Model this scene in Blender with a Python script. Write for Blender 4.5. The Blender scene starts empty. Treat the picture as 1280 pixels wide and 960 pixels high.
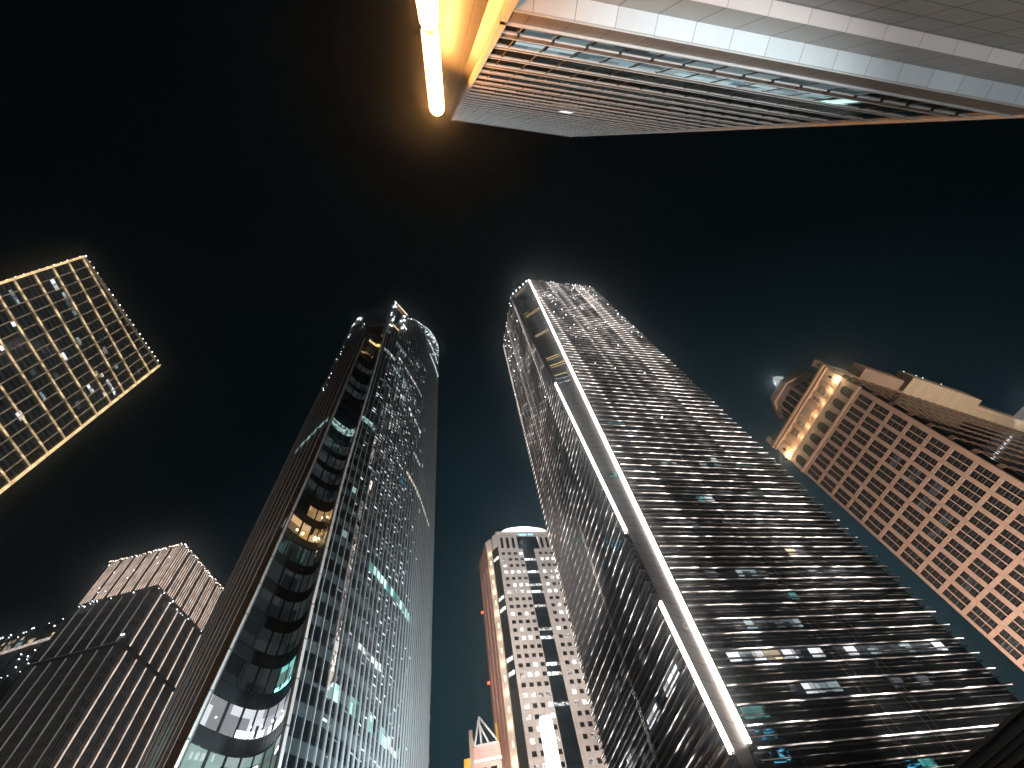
import bpy, bmesh, math, random
from mathutils import Vector, Matrix
R_ = random.Random(7)
sc = bpy.context.scene
COL = sc.collection
GZ = -1.6                      # ground level; the lens is at the origin, 1.6 m above the ground

# ------------------------------------------------------------------ camera
VP = (550.0, 178.0); FPX = 570.0
def _cam_axes():
    z = Vector((VP[0]-640, VP[1]-480, FPX)).normalized()
    fw = Vector((0, 0, 1)); y = (fw - z*fw.dot(z)).normalized(); x = y.cross(z)
    return x, y, z
AX, AY, AZ = _cam_axes()
cam = bpy.data.cameras.new('camera'); co = bpy.data.objects.new('camera', cam); COL.objects.link(co)
right = Vector((AX[0], AY[0], AZ[0])); down = Vector((AX[1], AY[1], AZ[1])); fwd = Vector((AX[2], AY[2], AZ[2]))
M = Matrix.Identity(4)
for i in range(3):
    M[i][0] = right[i]; M[i][1] = -down[i]; M[i][2] = -fwd[i]
co.matrix_world = M
cam.sensor_width = 36; cam.lens = 36*FPX/1280; cam.clip_end = 6000; cam.clip_start = .05
sc.camera = co
def seen(p):
    v = Vector(p); d = v.dot(fwd)
    if d <= 0: return None
    return 640+FPX*v.dot(right)/d, 480+FPX*v.dot(down)/d

# ------------------------------------------------------------------ materials
def nt(name):
    m = bpy.data.materials.new(name); m.use_nodes = True
    t = m.node_tree; t.nodes.clear(); out = t.nodes.new('ShaderNodeOutputMaterial')
    return m, t, out
def N(t, kind, **kw):
    n = t.nodes.new(kind)
    for k, v in kw.items():
        if k.startswith('i_'): n.inputs[k[2:].replace('_', ' ')].default_value = v
        else: setattr(n, k, v)
    return n
def rgb(c): return (c[0], c[1], c[2], 1)
def mathn(t, op, a, b=None, c=None):
    n = N(t, 'ShaderNodeMath', operation=op)
    for i, x in enumerate((a, b, c)):
        if x is None: continue
        if isinstance(x, (int, float)): n.inputs[i].default_value = x
        else: t.links.new(x, n.inputs[i])
    return n.outputs[0]
def uvmap(t, sx=1, sy=1):
    tc = N(t, 'ShaderNodeTexCoord'); mp = N(t, 'ShaderNodeMapping')
    mp.inputs['Scale'].default_value = (sx, sy, 1)
    t.links.new(tc.outputs['UV'], mp.inputs['Vector'])
    return mp.outputs[0]
def wall_mat(name, col, rough=.7, joint=None, dark=.45, vary=.25, nscale=.15, grain=.06, spec=.3, metal=0):
    m, t, out = nt(name)
    b = N(t, 'ShaderNodeBsdfPrincipled'); t.links.new(b.outputs[0], out.inputs[0])
    b.inputs['Roughness'].default_value = rough; b.inputs['Metallic'].default_value = metal
    b.inputs['Specular IOR Level'].default_value = spec
    big = N(t, 'ShaderNodeTexNoise'); big.inputs['Scale'].default_value = nscale; big.inputs['Detail'].default_value = 5
    tc = N(t, 'ShaderNodeTexCoord'); t.links.new(tc.outputs['Object'], big.inputs['Vector'])
    st = N(t, 'ShaderNodeTexNoise'); st.inputs['Scale'].default_value = 1; st.inputs['Detail'].default_value = 4
    t.links.new(uvmap(t, .9, .06), st.inputs['Vector'])
    f = mathn(t, 'ADD', mathn(t, 'MULTIPLY', big.outputs[0], vary), mathn(t, 'MULTIPLY', st.outputs[0], vary))
    f = mathn(t, 'ADD', f, 1-vary)
    mx = N(t, 'ShaderNodeMix', data_type='RGBA', blend_type='MULTIPLY'); mx.inputs[0].default_value = 1
    mx.inputs[6].default_value = rgb(col)
    cmb = N(t, 'ShaderNodeCombineColor'); [t.links.new(f, cmb.inputs[i]) for i in range(3)]
    t.links.new(cmb.outputs[0], mx.inputs[7])
    last = mx.outputs[2]
    bump = N(t, 'ShaderNodeBump'); bump.inputs['Strength'].default_value = .25; bump.inputs['Distance'].default_value = grain
    if joint:
        br = N(t, 'ShaderNodeTexBrick', offset=joint[3] if len(joint) > 3 else 0, squash=1)
        br.inputs['Color1'].default_value = (1, 1, 1, 1); br.inputs['Color2'].default_value = (.86, .86, .86, 1)
        br.inputs['Mortar'].default_value = (dark, dark, dark, 1)
        br.inputs['Scale'].default_value = 1; br.inputs['Mortar Size'].default_value = joint[2]
        br.inputs['Brick Width'].default_value = joint[0]; br.inputs['Row Height'].default_value = joint[1]
        t.links.new(uvmap(t), br.inputs['Vector'])
        m2 = N(t, 'ShaderNodeMix', data_type='RGBA', blend_type='MULTIPLY'); m2.inputs[0].default_value = 1
        t.links.new(last, m2.inputs[6]); t.links.new(br.outputs[0], m2.inputs[7]); last = m2.outputs[2]
        t.links.new(mathn(t, 'SUBTRACT', 1, br.outputs[1]), bump.inputs['Height'])
    else:
        t.links.new(big.outputs[0], bump.inputs['Height'])
    t.links.new(bump.outputs[0], b.inputs['Normal'])
    t.links.new(last, b.inputs['Base Color'])
    return m
def glass_mat(name, col=(.006, .009, .011), ior=1.9, rough=.03, cell=(2, 4), grey=None, wave=.25, wscale=.5, frame=.06, band=None, bandcol=(.05, .06, .065), tint=1):
    """dark coated glazing: cells with their own tone, thin joints, an optional opaque band in every storey (band = share of the storey)"""
    m, t, out = nt(name)
    b = N(t, 'ShaderNodeBsdfPrincipled'); t.links.new(b.outputs[0], out.inputs[0])
    b.inputs['Roughness'].default_value = rough; b.inputs['IOR'].default_value = ior
    br = N(t, 'ShaderNodeTexBrick', offset=0, squash=1)
    br.inputs['Color1'].default_value = rgb(col); br.inputs['Color2'].default_value = rgb(grey or [c*2.2 for c in col])
    br.inputs['Mortar'].default_value = (.012, .013, .014, 1); br.inputs['Bias'].default_value = -.3
    br.inputs['Scale'].default_value = 1; br.inputs['Mortar Size'].default_value = frame
    br.inputs['Brick Width'].default_value = cell[0]; br.inputs['Row Height'].default_value = cell[1]
    t.links.new(uvmap(t), br.inputs['Vector'])
    last = br.outputs[0]
    if band:
        sep = N(t, 'ShaderNodeSeparateXYZ'); t.links.new(uvmap(t), sep.inputs[0])
        fr = mathn(t, 'FRACT', mathn(t, 'DIVIDE', sep.outputs[1], cell[1]))
        msk = mathn(t, 'LESS_THAN', fr, band)
        wn = N(t, 'ShaderNodeTexWhiteNoise', noise_dimensions='2D')
        cv = N(t, 'ShaderNodeCombineXYZ')
        t.links.new(mathn(t, 'FLOOR', mathn(t, 'DIVIDE', sep.outputs[0], cell[0])), cv.inputs[0])
        t.links.new(mathn(t, 'FLOOR', mathn(t, 'DIVIDE', sep.outputs[1], cell[1])), cv.inputs[1])
        t.links.new(cv.outputs[0], wn.inputs['Vector'])
        mx = N(t, 'ShaderNodeMix', data_type='RGBA'); mx.inputs[7].default_value = rgb(bandcol)
        t.links.new(last, mx.inputs[6])
        t.links.new(mathn(t, 'MULTIPLY', msk, mathn(t, 'ADD', mathn(t, 'MULTIPLY', wn.outputs[0], .6), .4)), mx.inputs[0])
        last = mx.outputs[2]
    t.links.new(last, b.inputs['Base Color'])
    nz = N(t, 'ShaderNodeTexNoise'); nz.inputs['Scale'].default_value = wscale; nz.inputs['Detail'].default_value = 2
    t.links.new(uvmap(t), nz.inputs['Vector'])
    bump = N(t, 'ShaderNodeBump'); bump.inputs['Strength'].default_value = wave; bump.inputs['Distance'].default_value = .06
    t.links.new(nz.outputs[0], bump.inputs['Height']); t.links.new(bump.outputs[0], b.inputs['Normal'])
    return m
def led_mat(name, col, hi, lo=.05, sx=.1, sy=.2, cut=(.45, .7), spots=None, sample=True):
    """a line of small lamps: brightness varies along it by noise"""
    m, t, out = nt(name)
    e = N(t, 'ShaderNodeEmission'); e.inputs['Color'].default_value = rgb(col); t.links.new(e.outputs[0], out.inputs[0])
    nz = N(t, 'ShaderNodeTexNoise', noise_dimensions='2D'); nz.inputs['Scale'].default_value = 1; nz.inputs['Detail'].default_value = 2.5
    t.links.new(uvmap(t, sx, sy), nz.inputs['Vector'])
    mr = N(t, 'ShaderNodeMapRange', interpolation_type='SMOOTHSTEP')
    mr.inputs[1].default_value = cut[0]; mr.inputs[2].default_value = cut[1]; mr.inputs[3].default_value = lo; mr.inputs[4].default_value = hi
    t.links.new(nz.outputs[0], mr.inputs[0]); val = mr.outputs[0]
    if spots:
        sep = N(t, 'ShaderNodeSeparateXYZ'); t.links.new(uvmap(t), sep.inputs[0])
        ph = mathn(t, 'MULTIPLY', mathn(t, 'FLOOR', mathn(t, 'MULTIPLY', sep.outputs[1], .55)), 1.7)
        s = mathn(t, 'COSINE', mathn(t, 'ADD', mathn(t, 'MULTIPLY', sep.outputs[0], 2*math.pi/spots), ph))
        s = mathn(t, 'POWER', mathn(t, 'ADD', mathn(t, 'MULTIPLY', s, .5), .5), 5)
        val = mathn(t, 'MULTIPLY', val, mathn(t, 'ADD', mathn(t, 'MULTIPLY', s, 1.5), .45))
    t.links.new(val, e.inputs['Strength'])
    if not sample: m.cycles.emission_sampling = 'NONE'
    return m
def glow_mat(name, col, s, sample=True):
    m, t, out = nt(name)
    e = N(t, 'ShaderNodeEmission'); e.inputs['Color'].default_value = rgb(col); e.inputs['Strength'].default_value = s
    t.links.new(e.outputs[0], out.inputs[0])
    if not sample: m.cycles.emission_sampling = 'NONE'
    return m
def room_mat(name, col, hi, lo, sx=.45, sy=.6, seed=0, sample=False):
    """a lit room seen through its window: ceiling lamps, furniture and blinds as blocks of light and dark"""
    m, t, out = nt(name)
    e = N(t, 'ShaderNodeEmission'); t.links.new(e.outputs[0], out.inputs[0])
    g = N(t, 'ShaderNodeBsdfGlossy'); g.inputs['Roughness'].default_value = .05; g.inputs['Color'].default_value = (.1, .1, .1, 1)
    add = N(t, 'ShaderNodeAddShader'); t.links.new(e.outputs[0], add.inputs[0]); t.links.new(g.outputs[0], add.inputs[1]); t.links.new(add.outputs[0], out.inputs[0])
    q = N(t, 'ShaderNodeSeparateXYZ'); t.links.new(uvmap(t, sx, sy), q.inputs[0])
    cv = N(t, 'ShaderNodeCombineXYZ'); row_ = mathn(t, 'FLOOR', mathn(t, 'ADD', q.outputs[1], seed*1.37))
    sh = N(t, 'ShaderNodeTexWhiteNoise', noise_dimensions='1D'); t.links.new(row_, sh.inputs['W'])
    t.links.new(mathn(t, 'FLOOR', mathn(t, 'ADD', q.outputs[0], mathn(t, 'ADD', sh.outputs[0], seed*3.7))), cv.inputs[0]); t.links.new(row_, cv.inputs[1])
    v = N(t, 'ShaderNodeTexWhiteNoise', noise_dimensions='2D'); t.links.new(cv.outputs[0], v.inputs['Vector'])
    sp = N(t, 'ShaderNodeSeparateColor'); t.links.new(v.outputs['Color'], sp.inputs[0])
    mr = N(t, 'ShaderNodeMapRange'); mr.inputs[1].default_value = .1; mr.inputs[2].default_value = .95; mr.inputs[3].default_value = lo; mr.inputs[4].default_value = hi
    t.links.new(sp.outputs[0], mr.inputs[0]); t.links.new(mr.outputs[0], e.inputs['Strength'])
    hs = N(t, 'ShaderNodeHueSaturation'); hs.inputs['Color'].default_value = rgb(col)
    t.links.new(mathn(t, 'ADD', mathn(t, 'MULTIPLY', sp.outputs[1], .5), .7), hs.inputs['Saturation'])
    t.links.new(hs.outputs[0], e.inputs['Color'])
    if not sample: m.cycles.emission_sampling = 'NONE'
    return m

# ------------------------------------------------------------------ mesh helpers
class Frame:
    """a vertical facade plane: u runs along it, w outward (towards the street), h up"""
    def __init__(s, o, deg):
        a = math.radians(deg); s.o = o; s.d = (math.cos(a), math.sin(a)); n = (-s.d[1], s.d[0])
        if n[0]*-o[0]+n[1]*-o[1] < 0: n = (-n[0], -n[1])
        s.n = n
    def p(s, u, w, h): return (s.o[0]+s.d[0]*u+s.n[0]*w, s.o[1]+s.d[1]*u+s.n[1]*w, h)
class MB:
    def __init__(s): s.v = []; s.f = []; s.uv = []; s.m = []
    def face(s, pts, uvs, mat):
        i = len(s.v); s.v += [tuple(p) for p in pts]; s.f.append(tuple(range(i, i+len(pts)))); s.uv.append(uvs); s.m.append(mat)
    def box(s, fr, u0, u1, w0, w1, h0, h1, mat, skip=''):
        P = fr.p; o = -h0*0
        if 'f' not in skip: s.face([P(u0, w1, h0), P(u1, w1, h0), P(u1, w1, h1), P(u0, w1, h1)], [(u0, h0), (u1, h0), (u1, h1), (u0, h1)], mat)
        if 'b' not in skip: s.face([P(u0, w0, h0), P(u0, w0, h1), P(u1, w0, h1), P(u1, w0, h0)], [(u0, h0), (u0, h1), (u1, h1), (u1, h0)], mat)
        if 'l' not in skip: s.face([P(u0, w0, h0), P(u0, w1, h0), P(u0, w1, h1), P(u0, w0, h1)], [(w0, h0), (w1, h0), (w1, h1), (w0, h1)], mat)
        if 'r' not in skip: s.face([P(u1, w0, h0), P(u1, w0, h1), P(u1, w1, h1), P(u1, w1, h0)], [(w0, h0), (w0, h1), (w1, h1), (w1, h0)], mat)
        if 't' not in skip: s.face([P(u0, w0, h1), P(u0, w1, h1), P(u1, w1, h1), P(u1, w0, h1)], [(u0, w0), (u0, w1), (u1, w1), (u1, w0)], mat)
        if 'u' not in skip: s.face([P(u0, w0, h0), P(u1, w0, h0), P(u1, w1, h0), P(u0, w1, h0)], [(u0, w0), (u1, w0), (u1, w1), (u0, w1)], mat)
        return s
    def bar(s, a, b, r, mat, n=6):
        a = Vector(a); b = Vector(b); d = b-a; L = d.length; d.normalize()
        q = d.orthogonal().normalized(); k = d.cross(q)
        r2 = r if not isinstance(r, tuple) else r[1]; r1 = r if not isinstance(r, tuple) else r[0]
        ra = [a+(q*math.cos(t)+k*math.sin(t))*r1 for t in [2*math.pi*i/n for i in range(n)]]
        rb = [b+(q*math.cos(t)+k*math.sin(t))*r2 for t in [2*math.pi*i/n for i in range(n)]]
        for i in range(n):
            j = (i+1) % n
            s.face([ra[i], ra[j], rb[j], rb[i]], [(i, 0), (i+1, 0), (i+1, L), (i, L)], mat)
        s.face(ra[::-1], [(0, 0)]*n, mat); s.face(rb, [(0, 0)]*n, mat)
        return s
    def ball(s, c, r, mat, n=8, k=5):
        c = Vector(c)
        P = lambda i, j: c+Vector((math.cos(2*math.pi*i/n)*math.sin(math.pi*j/k), math.sin(2*math.pi*i/n)*math.sin(math.pi*j/k), math.cos(math.pi*j/k)))*r
        for i in range(n):
            for j in range(k):
                q = [P(i, j), P(i, j+1), P(i+1, j+1), P(i+1, j)]
                if j == 0: q = [q[0], q[1], q[2]]
                elif j == k-1: q = [q[0], q[1], q[3]]
                s.face(q, [(0, 0)]*len(q), mat)
        return s
    def prism(s, poly, z0, z1, mat, top=None):
        n = len(poly); per = 0
        for i in range(n):
            a = poly[i]; b = poly[(i+1) % n]; L = math.hypot(b[0]-a[0], b[1]-a[1])
            s.face([(a[0], a[1], z0), (b[0], b[1], z0), (b[0], b[1], z1), (a[0], a[1], z1)], [(per, z0), (per+L, z0), (per+L, z1), (per, z1)], mat); per += L
        s.face([(p[0], p[1], z1) for p in poly], [(p[0], p[1]) for p in poly], top or mat)
        s.face([(p[0], p[1], z0) for p in poly[::-1]], [(p[0], p[1]) for p in poly[::-1]], mat)
        return s
    def add(s, o):
        i = len(s.v); s.v += o.v; s.f += [tuple(k+i for k in f) for f in o.f]; s.uv += o.uv; s.m += o.m; return s
    def mid(s):
        n = len(s.v); return tuple(sum(p[i] for p in s.v)/n for i in range(3))
    def build(s, name, parent=None, weld=True, **props):
        off = Vector(parent_loc(parent))
        me = bpy.data.meshes.new(name)
        me.from_pydata([Vector(p)-off for p in s.v], [], s.f)
        mats = []
        for m in s.m:
            if m not in mats: mats.append(m)
        for m in mats: me.materials.append(m)
        ix = {m: i for i, m in enumerate(mats)}
        me.polygons.foreach_set('material_index', [ix[m] for m in s.m])
        ul = me.uv_layers.new(name='UVMap')
        ul.data.foreach_set('uv', [c for uvs in s.uv for q in uvs for c in q])
        if weld:
            bm = bmesh.new(); bm.from_mesh(me); bmesh.ops.remove_doubles(bm, verts=bm.verts, dist=.0005)
            bmesh.ops.recalc_face_normals(bm, faces=bm.faces); bm.to_mesh(me); bm.free()
        o = bpy.data.objects.new(name, me); COL.objects.link(o)
        if parent is not None: o.parent = parent
        for k, v in props.items(): o[k] = v
        LOC[o.name] = off
        return o
LOC = {}
def parent_loc(o):
    return (0, 0, 0) if o is None else LOC[o.name]
def thing(name, label, cat, loc, group=None):
    o = bpy.data.objects.new(name, None); COL.objects.link(o); o.location = loc; LOC[o.name] = Vector(loc)
    o['label'] = label; o['category'] = cat
    if group: o['group'] = group
    return o
def many(name, items, parent, cap=100):
    """the ones that show largest as parts of their own, the rest as one part"""
    def key(mb):
        c = Vector(mb.mid()); s = seen(c)
        out = 0 if s and -30 < s[0] < 1310 and -30 < s[1] < 990 else 1e6
        return c.length+out
    items = sorted(items, key=key); res = []
    for it in items[:cap]: res.append(it.build(name, parent))
    if len(items) > cap:
        rest = MB()
        for it in items[cap:]: rest.add(it)
        rest.build(name, parent, weld=False, kind='stuff')
    return res, items[:cap]
def interp(x, tab):
    if x <= tab[0][0]: return tab[0][1]
    for (a, p), (b, q) in zip(tab, tab[1:]):
        if x <= b: return p+(q-p)*(x-a)/(b-a)
    return tab[-1][1]
def pol(az, r): return (r*math.cos(math.radians(az)), r*math.sin(math.radians(az)))
def holes_wall(mb, fr, us, hs, u0, u1, h0, h1, w, depth, mat, rev=None):
    """a wall face with a rectangular opening at every (us, hs) pair, and the reveals of the openings"""
    rev = rev or mat
    ue = sorted({u0, u1, *[x for p in us for x in p]}); he = sorted({h0, h1, *[x for p in hs for x in p]})
    U = {p[0]: p[1] for p in us}; H = {p[0]: p[1] for p in hs}
    for a, b in zip(ue, ue[1:]):
        for c, d in zip(he, he[1:]):
            if U.get(a) == b and H.get(c) == d:
                P = fr.p
                for q, uv in (([P(a, w, c), P(a, w, d), P(a, w-depth, d), P(a, w-depth, c)], [(0, c), (0, d), (depth, d), (depth, c)]),
                              ([P(b, w, c), P(b, w-depth, c), P(b, w-depth, d), P(b, w, d)], [(0, c), (depth, c), (depth, d), (0, d)]),
                              ([P(a, w, d), P(b, w, d), P(b, w-depth, d), P(a, w-depth, d)], [(a, 0), (b, 0), (b, depth), (a, depth)]),
                              ([P(a, w, c), P(a, w-depth, c), P(b, w-depth, c), P(b, w, c)], [(a, 0), (a, depth), (b, depth), (b, 0)])):
                    mb.face(q, uv, rev)
            else:
                mb.face([fr.p(a, w, c), fr.p(b, w, c), fr.p(b, w, d), fr.p(a, w, d)], [(a, c), (b, c), (b, d), (a, d)], mat)
def spot(name, loc, to, power, col, angle=70, size=.6, blend=.6):
    l = bpy.data.lights.new(name, 'SPOT'); l.energy = power; l.color = col; l.spot_size = math.radians(angle); l.spot_blend = blend; l.shadow_soft_size = size
    o = bpy.data.objects.new(name, l); COL.objects.link(o); o.location = loc
    o.rotation_euler = (Vector(to)-Vector(loc)).to_track_quat('-Z', 'Y').to_euler(); return o
def point(name, loc, power, col, size=.3):
    l = bpy.data.lights.new(name, 'POINT'); l.energy = power; l.color = col; l.shadow_soft_size = size
    o = bpy.data.objects.new(name, l); COL.objects.link(o); o.location = loc; return o

# ------------------------------------------------------------------ sky
w = bpy.data.worlds.new('World'); sc.world = w; w.use_nodes = True
t = w.node_tree; t.nodes.clear()
wo = N(t, 'ShaderNodeOutputWorld'); bg = N(t, 'ShaderNodeBackground'); bg2 = N(t, 'ShaderNodeBackground'); ad = N(t, 'ShaderNodeAddShader')
t.links.new(bg.outputs[0], ad.inputs[0]); t.links.new(bg2.outputs[0], ad.inputs[1]); t.links.new(ad.outputs[0], wo.inputs[0])
sky = N(t, 'ShaderNodeTexSky', sky_type='NISHITA', sun_disc=False); sky.sun_elevation = math.radians(-6); sky.sun_rotation = math.radians(200)
t.links.new(sky.outputs[0], bg2.inputs[0]); bg2.inputs[1].default_value = .002
tc = N(t, 'ShaderNodeTexCoord'); sx = N(t, 'ShaderNodeSeparateXYZ'); t.links.new(tc.outputs['Generated'], sx.inputs[0])
# the glow of the city stands in the north, low down; overhead and to the sides the sky is nearly black
rp = N(t, 'ShaderNodeValToRGB')
t.links.new(mathn(t, 'ADD', sx.outputs[1], mathn(t, 'MULTIPLY', sx.outputs[0], .12)), rp.inputs[0])
cr = rp.color_ramp; cr.interpolation = 'LINEAR'
stops = [(0, (.0006, .0020, .0026)), (.34, (.0008, .0027, .0032)), (.46, (.0022, .0070, .0085)), (.54, (.0036, .0118, .0150)), (.63, (.0060, .0170, .0225)), (.74, (.0140, .0320, .0390)), (.84, (.0240, .0490, .0570)), (1, (.05, .08, .088))]
while len(cr.elements) < len(stops): cr.elements.new(.5)
for e, (p, c) in zip(cr.elements, stops): e.position = p; e.color = rgb(c)
nz = N(t, 'ShaderNodeTexNoise'); nz.inputs['Scale'].default_value = 1.6; nz.inputs['Detail'].default_value = 3; t.links.new(tc.outputs['Generated'], nz.inputs['Vector'])
t.links.new(mathn(t, 'ADD', mathn(t, 'MULTIPLY', nz.outputs[0], .5), .75), bg.inputs[1])
t.links.new(rp.outputs[0], bg.inputs[0])
# the moon: one weak lamp for the whole place
sl = bpy.data.lights.new('moon', 'SUN'); sl.energy = .012; sl.angle = math.radians(.5); sl.color = (.8, .9, 1)
so = bpy.data.objects.new('moon', sl); COL.objects.link(so); so.rotation_euler = (math.radians(50), 0, math.radians(-30))

# ------------------------------------------------------------------ ground
asphalt = wall_mat('asphalt', (.05, .05, .052), rough=.8, vary=.3, nscale=.4)
g = MB(); S = 3000
g.face([(-S, -S, GZ), (S, -S, GZ), (S, S, GZ), (-S, S, GZ)], [(-S, -S), (S, -S), (S, S), (-S, S)], asphalt)
go = g.build('ground'); go['kind'] = 'structure'

# ------------------------------------------------------------------ shared materials
black_metal = wall_mat('black_metal', (.012, .012, .013), rough=.45, vary=.2, spec=.5)
grey_metal = wall_mat('grey_metal', (.16, .165, .17), rough=.4, vary=.25, spec=.5)
pale_metal = wall_mat('pale_metal', (.55, .54, .52), rough=.4, vary=.2, spec=.5)
concrete_roof = wall_mat('roof_concrete', (.12, .12, .12), rough=.9)
white_room = room_mat('white_room', (.95, .98, 1), 1.7, .10, seed=1)
cool_room = room_mat('cool_room', (.72, .93, 1), .6, .03, seed=2)
warm_room = room_mat('warm_room', (1, .78, .5), 1.3, .12, seed=3)
dim_room = room_mat('dim_room', (.8, .9, 1), .11, .006, seed=4)
teal_room = room_mat('teal_room', (.25, .9, .85), .5, .02, seed=5)
cyan_reflection = led_mat('cyan_reflection', (.10, .58, .92), .85, 0, .55, 2.6, (.5, .68), sample=False)  # emissive dashes painted as a neon sign's reflection in the glass
led_white = glow_mat('led_white', (1, .82, .70), 9)
led_point = glow_mat('led_point', (.9, .97, 1), 9, sample=False)
led_gold = glow_mat('led_gold', (1, .66, .28), 1.5)

# ================================================================== 1. tower with lit fins
H1 = 360.0
FR = Frame((36.71, 111.36), 23.3); FL = Frame((20.29, 119.65), 113.3)
def u_c(h): return -17.85*(1-h/H1)
def w_l(h): return .029*(H1-h)
def u_b(h):
    az = math.radians(80.37-.82*min(1, (H1-h)/156)); e = (math.cos(az), math.sin(az)); wv = w_l(h)
    P = (FL.o[0]+FL.n[0]*wv, FL.o[1]+FL.n[1]*wv)
    k = (P[0]*FL.n[0]+P[1]*FL.n[1])/(e[0]*FL.n[0]+e[1]*FL.n[1])
    return (e[0]*k-P[0])*FL.d[0]+(e[1]*k-P[1])*FL.d[1]
UD, UA = 53.0, 43.0
FH = 3.57; F0 = 35.2-FH*10
T1 = thing('office_tower', 'tall dark glass tower with glowing white fins and two bright strips on its cut corner', 'skyscraper', (40, 140, GZ))
fin_glass = glass_mat('fin_tower_glass', (.004, .006, .007), 1.38, .04, (2.96, FH), wave=.22, band=.34, bandcol=(.014, .017, .019))
fin_metal = wall_mat('fin_metal', (.06, .06, .06), rough=.45, vary=.3, spec=.5)
strip_panel = wall_mat('strip_panel', (.24, .25, .26), rough=.35, joint=(40, FH, .1), dark=.25, spec=.6)
fin_led = led_mat('fin_led', (1, .86, .77), 7.0, .22, .085, .047, (.44, .72), spots=7.3)  # noise in the brightness imitates the moiré sparkle of the lamps
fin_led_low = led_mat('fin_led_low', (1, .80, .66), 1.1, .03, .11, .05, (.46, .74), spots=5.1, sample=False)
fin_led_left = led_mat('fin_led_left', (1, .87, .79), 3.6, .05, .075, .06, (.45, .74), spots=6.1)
rr = random.Random(3)
nfl = int((H1-F0)/FH)
hs = [F0+FH*k for k in range(nfl+1)]
def glaze(ulo, uhi, pt, step, jit, hs, mat, nm):
    mb = MB()
    for h0, h1 in zip(hs, hs[1:]+[H1]):
        a = max(ulo(h0), ulo(h1)); n = max(1, int(round((uhi-a)/step))); st = uhi-n*step
        for i in range(n):
            q0, q1 = st+i*step, st+(i+1)*step
            la, lb = (ulo(h0), ulo(h1)) if i == 0 else (q0, q0)
            j = [rr.uniform(-jit, jit) for _ in range(4)]
            mb.face([pt(la, j[0], h0), pt(q1, j[1], h0), pt(q1, j[2], h1), pt(lb, j[3], h1)], [(la, h0-F0), (q1, h0-F0), (q1, h1-F0), (lb, h1-F0)], mat)
    return mb.build(nm, T1, weld=False)
PR = lambda u, w, h: FR.p(u, w, h)
PL = lambda u, w, h: FL.p(u, w+w_l(h), h)
glaze(u_c, UD, PR, 2.96, .012, hs, fin_glass, 'glass_wall')
glaze(u_b, UA, PL, 2.96, .012, hs, fin_glass, 'glass_wall')
# chamfer between the two faces, and the hidden rest of the body
mb = MB()
for h0, h1 in zip(hs, hs[1:]+[H1]):
    mb.face([PL(u_b(h0), 0, h0), PR(u_c(h0), 0, h0), PR(u_c(h1), 0, h1), PL(u_b(h1), 0, h1)], [(0, h0), (12, h0), (12, h1), (0, h1)], strip_panel)
mb.build('corner_panel', T1, weld=False)
bk = (FR.p(UD, 0, 0)[0]+FL.d[0]*44, FR.p(UD, 0, 0)[1]+FL.d[1]*44)
mb = MB()
for q0, q1 in (((UD, 'r'), None), ):
    for h0, h1 in ((GZ, H1),):
        D0 = PR(UD, 0, h0); D1 = PR(UD, 0, h1); A0 = PL(UA, 0, h0); A1 = PL(UA, 0, h1)
        mb.face([D0, (bk[0], bk[1], h0), (bk[0], bk[1], h1), D1], [(0, h0), (44, h0), (44, h1), (0, h1)], fin_glass)
        mb.face([(bk[0], bk[1], h0), A0, A1, (bk[0], bk[1], h1)], [(0, h0), (50, h0), (50, h1), (0, h1)], fin_glass)
mb.build('rear_wall', T1)
mb = MB(); mb.face([PL(u_b(H1), 0, H1), PR(0, 0, H1), PR(UD, 0, H1), (bk[0], bk[1], H1), PL(UA, 0, H1)], [(0, 0), (1, 0), (2, 0), (2, 2), (0, 2)], concrete_roof)
mb.build('roof', T1)
def sweepbox(P, u0, u1, w0, w1, h0, h1, mat):
    mb = MB(); fr = type('f', (), {'p': staticmethod(P)})
    mb.box(fr, u0, u1, w0, w1, h0, h1, mat); return mb
fins = []
for k, h in enumerate(hs):
    if h < 8 or h > H1-2: continue
    for P, ulo, uhi, led in ((PR, u_c(h)+1.2, UD+1.5, 1), (PL, u_b(h)+1.2, UA+1.6, 1)):
        if P is PL: P_ = (lambda hh: (lambda u, w, z: FL.p(u, w+w_l(hh), z)))(h)
        else: P_ = P
        depth = .95
        f = sweepbox(P_, ulo, uhi, .02, depth, h-.11, h+.11, fin_metal)
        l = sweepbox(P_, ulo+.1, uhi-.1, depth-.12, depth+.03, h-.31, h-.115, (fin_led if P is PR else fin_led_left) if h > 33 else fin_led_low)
        fins.append((f, l))
        hm = h+FH*.5
        f = sweepbox(P_, ulo, uhi-.6, .02, .55, hm-.06, hm+.06, fin_metal)
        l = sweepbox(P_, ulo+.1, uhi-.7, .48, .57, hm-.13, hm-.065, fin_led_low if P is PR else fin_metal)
        fins.append((f, l))
fins.sort(key=lambda q: Vector(q[0].mid()).length)
rest = MB(); restl = MB()
for i, (f, l) in enumerate(fins):
    if i < 100:
        o = f.build('sun_fin', T1); l.build('light_strip', o)
    else: rest.add(f); restl.add(l)
o = rest.build('sun_fin', T1, weld=False, kind='stuff'); restl.build('light_strip', o, weld=False, kind='stuff')
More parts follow.
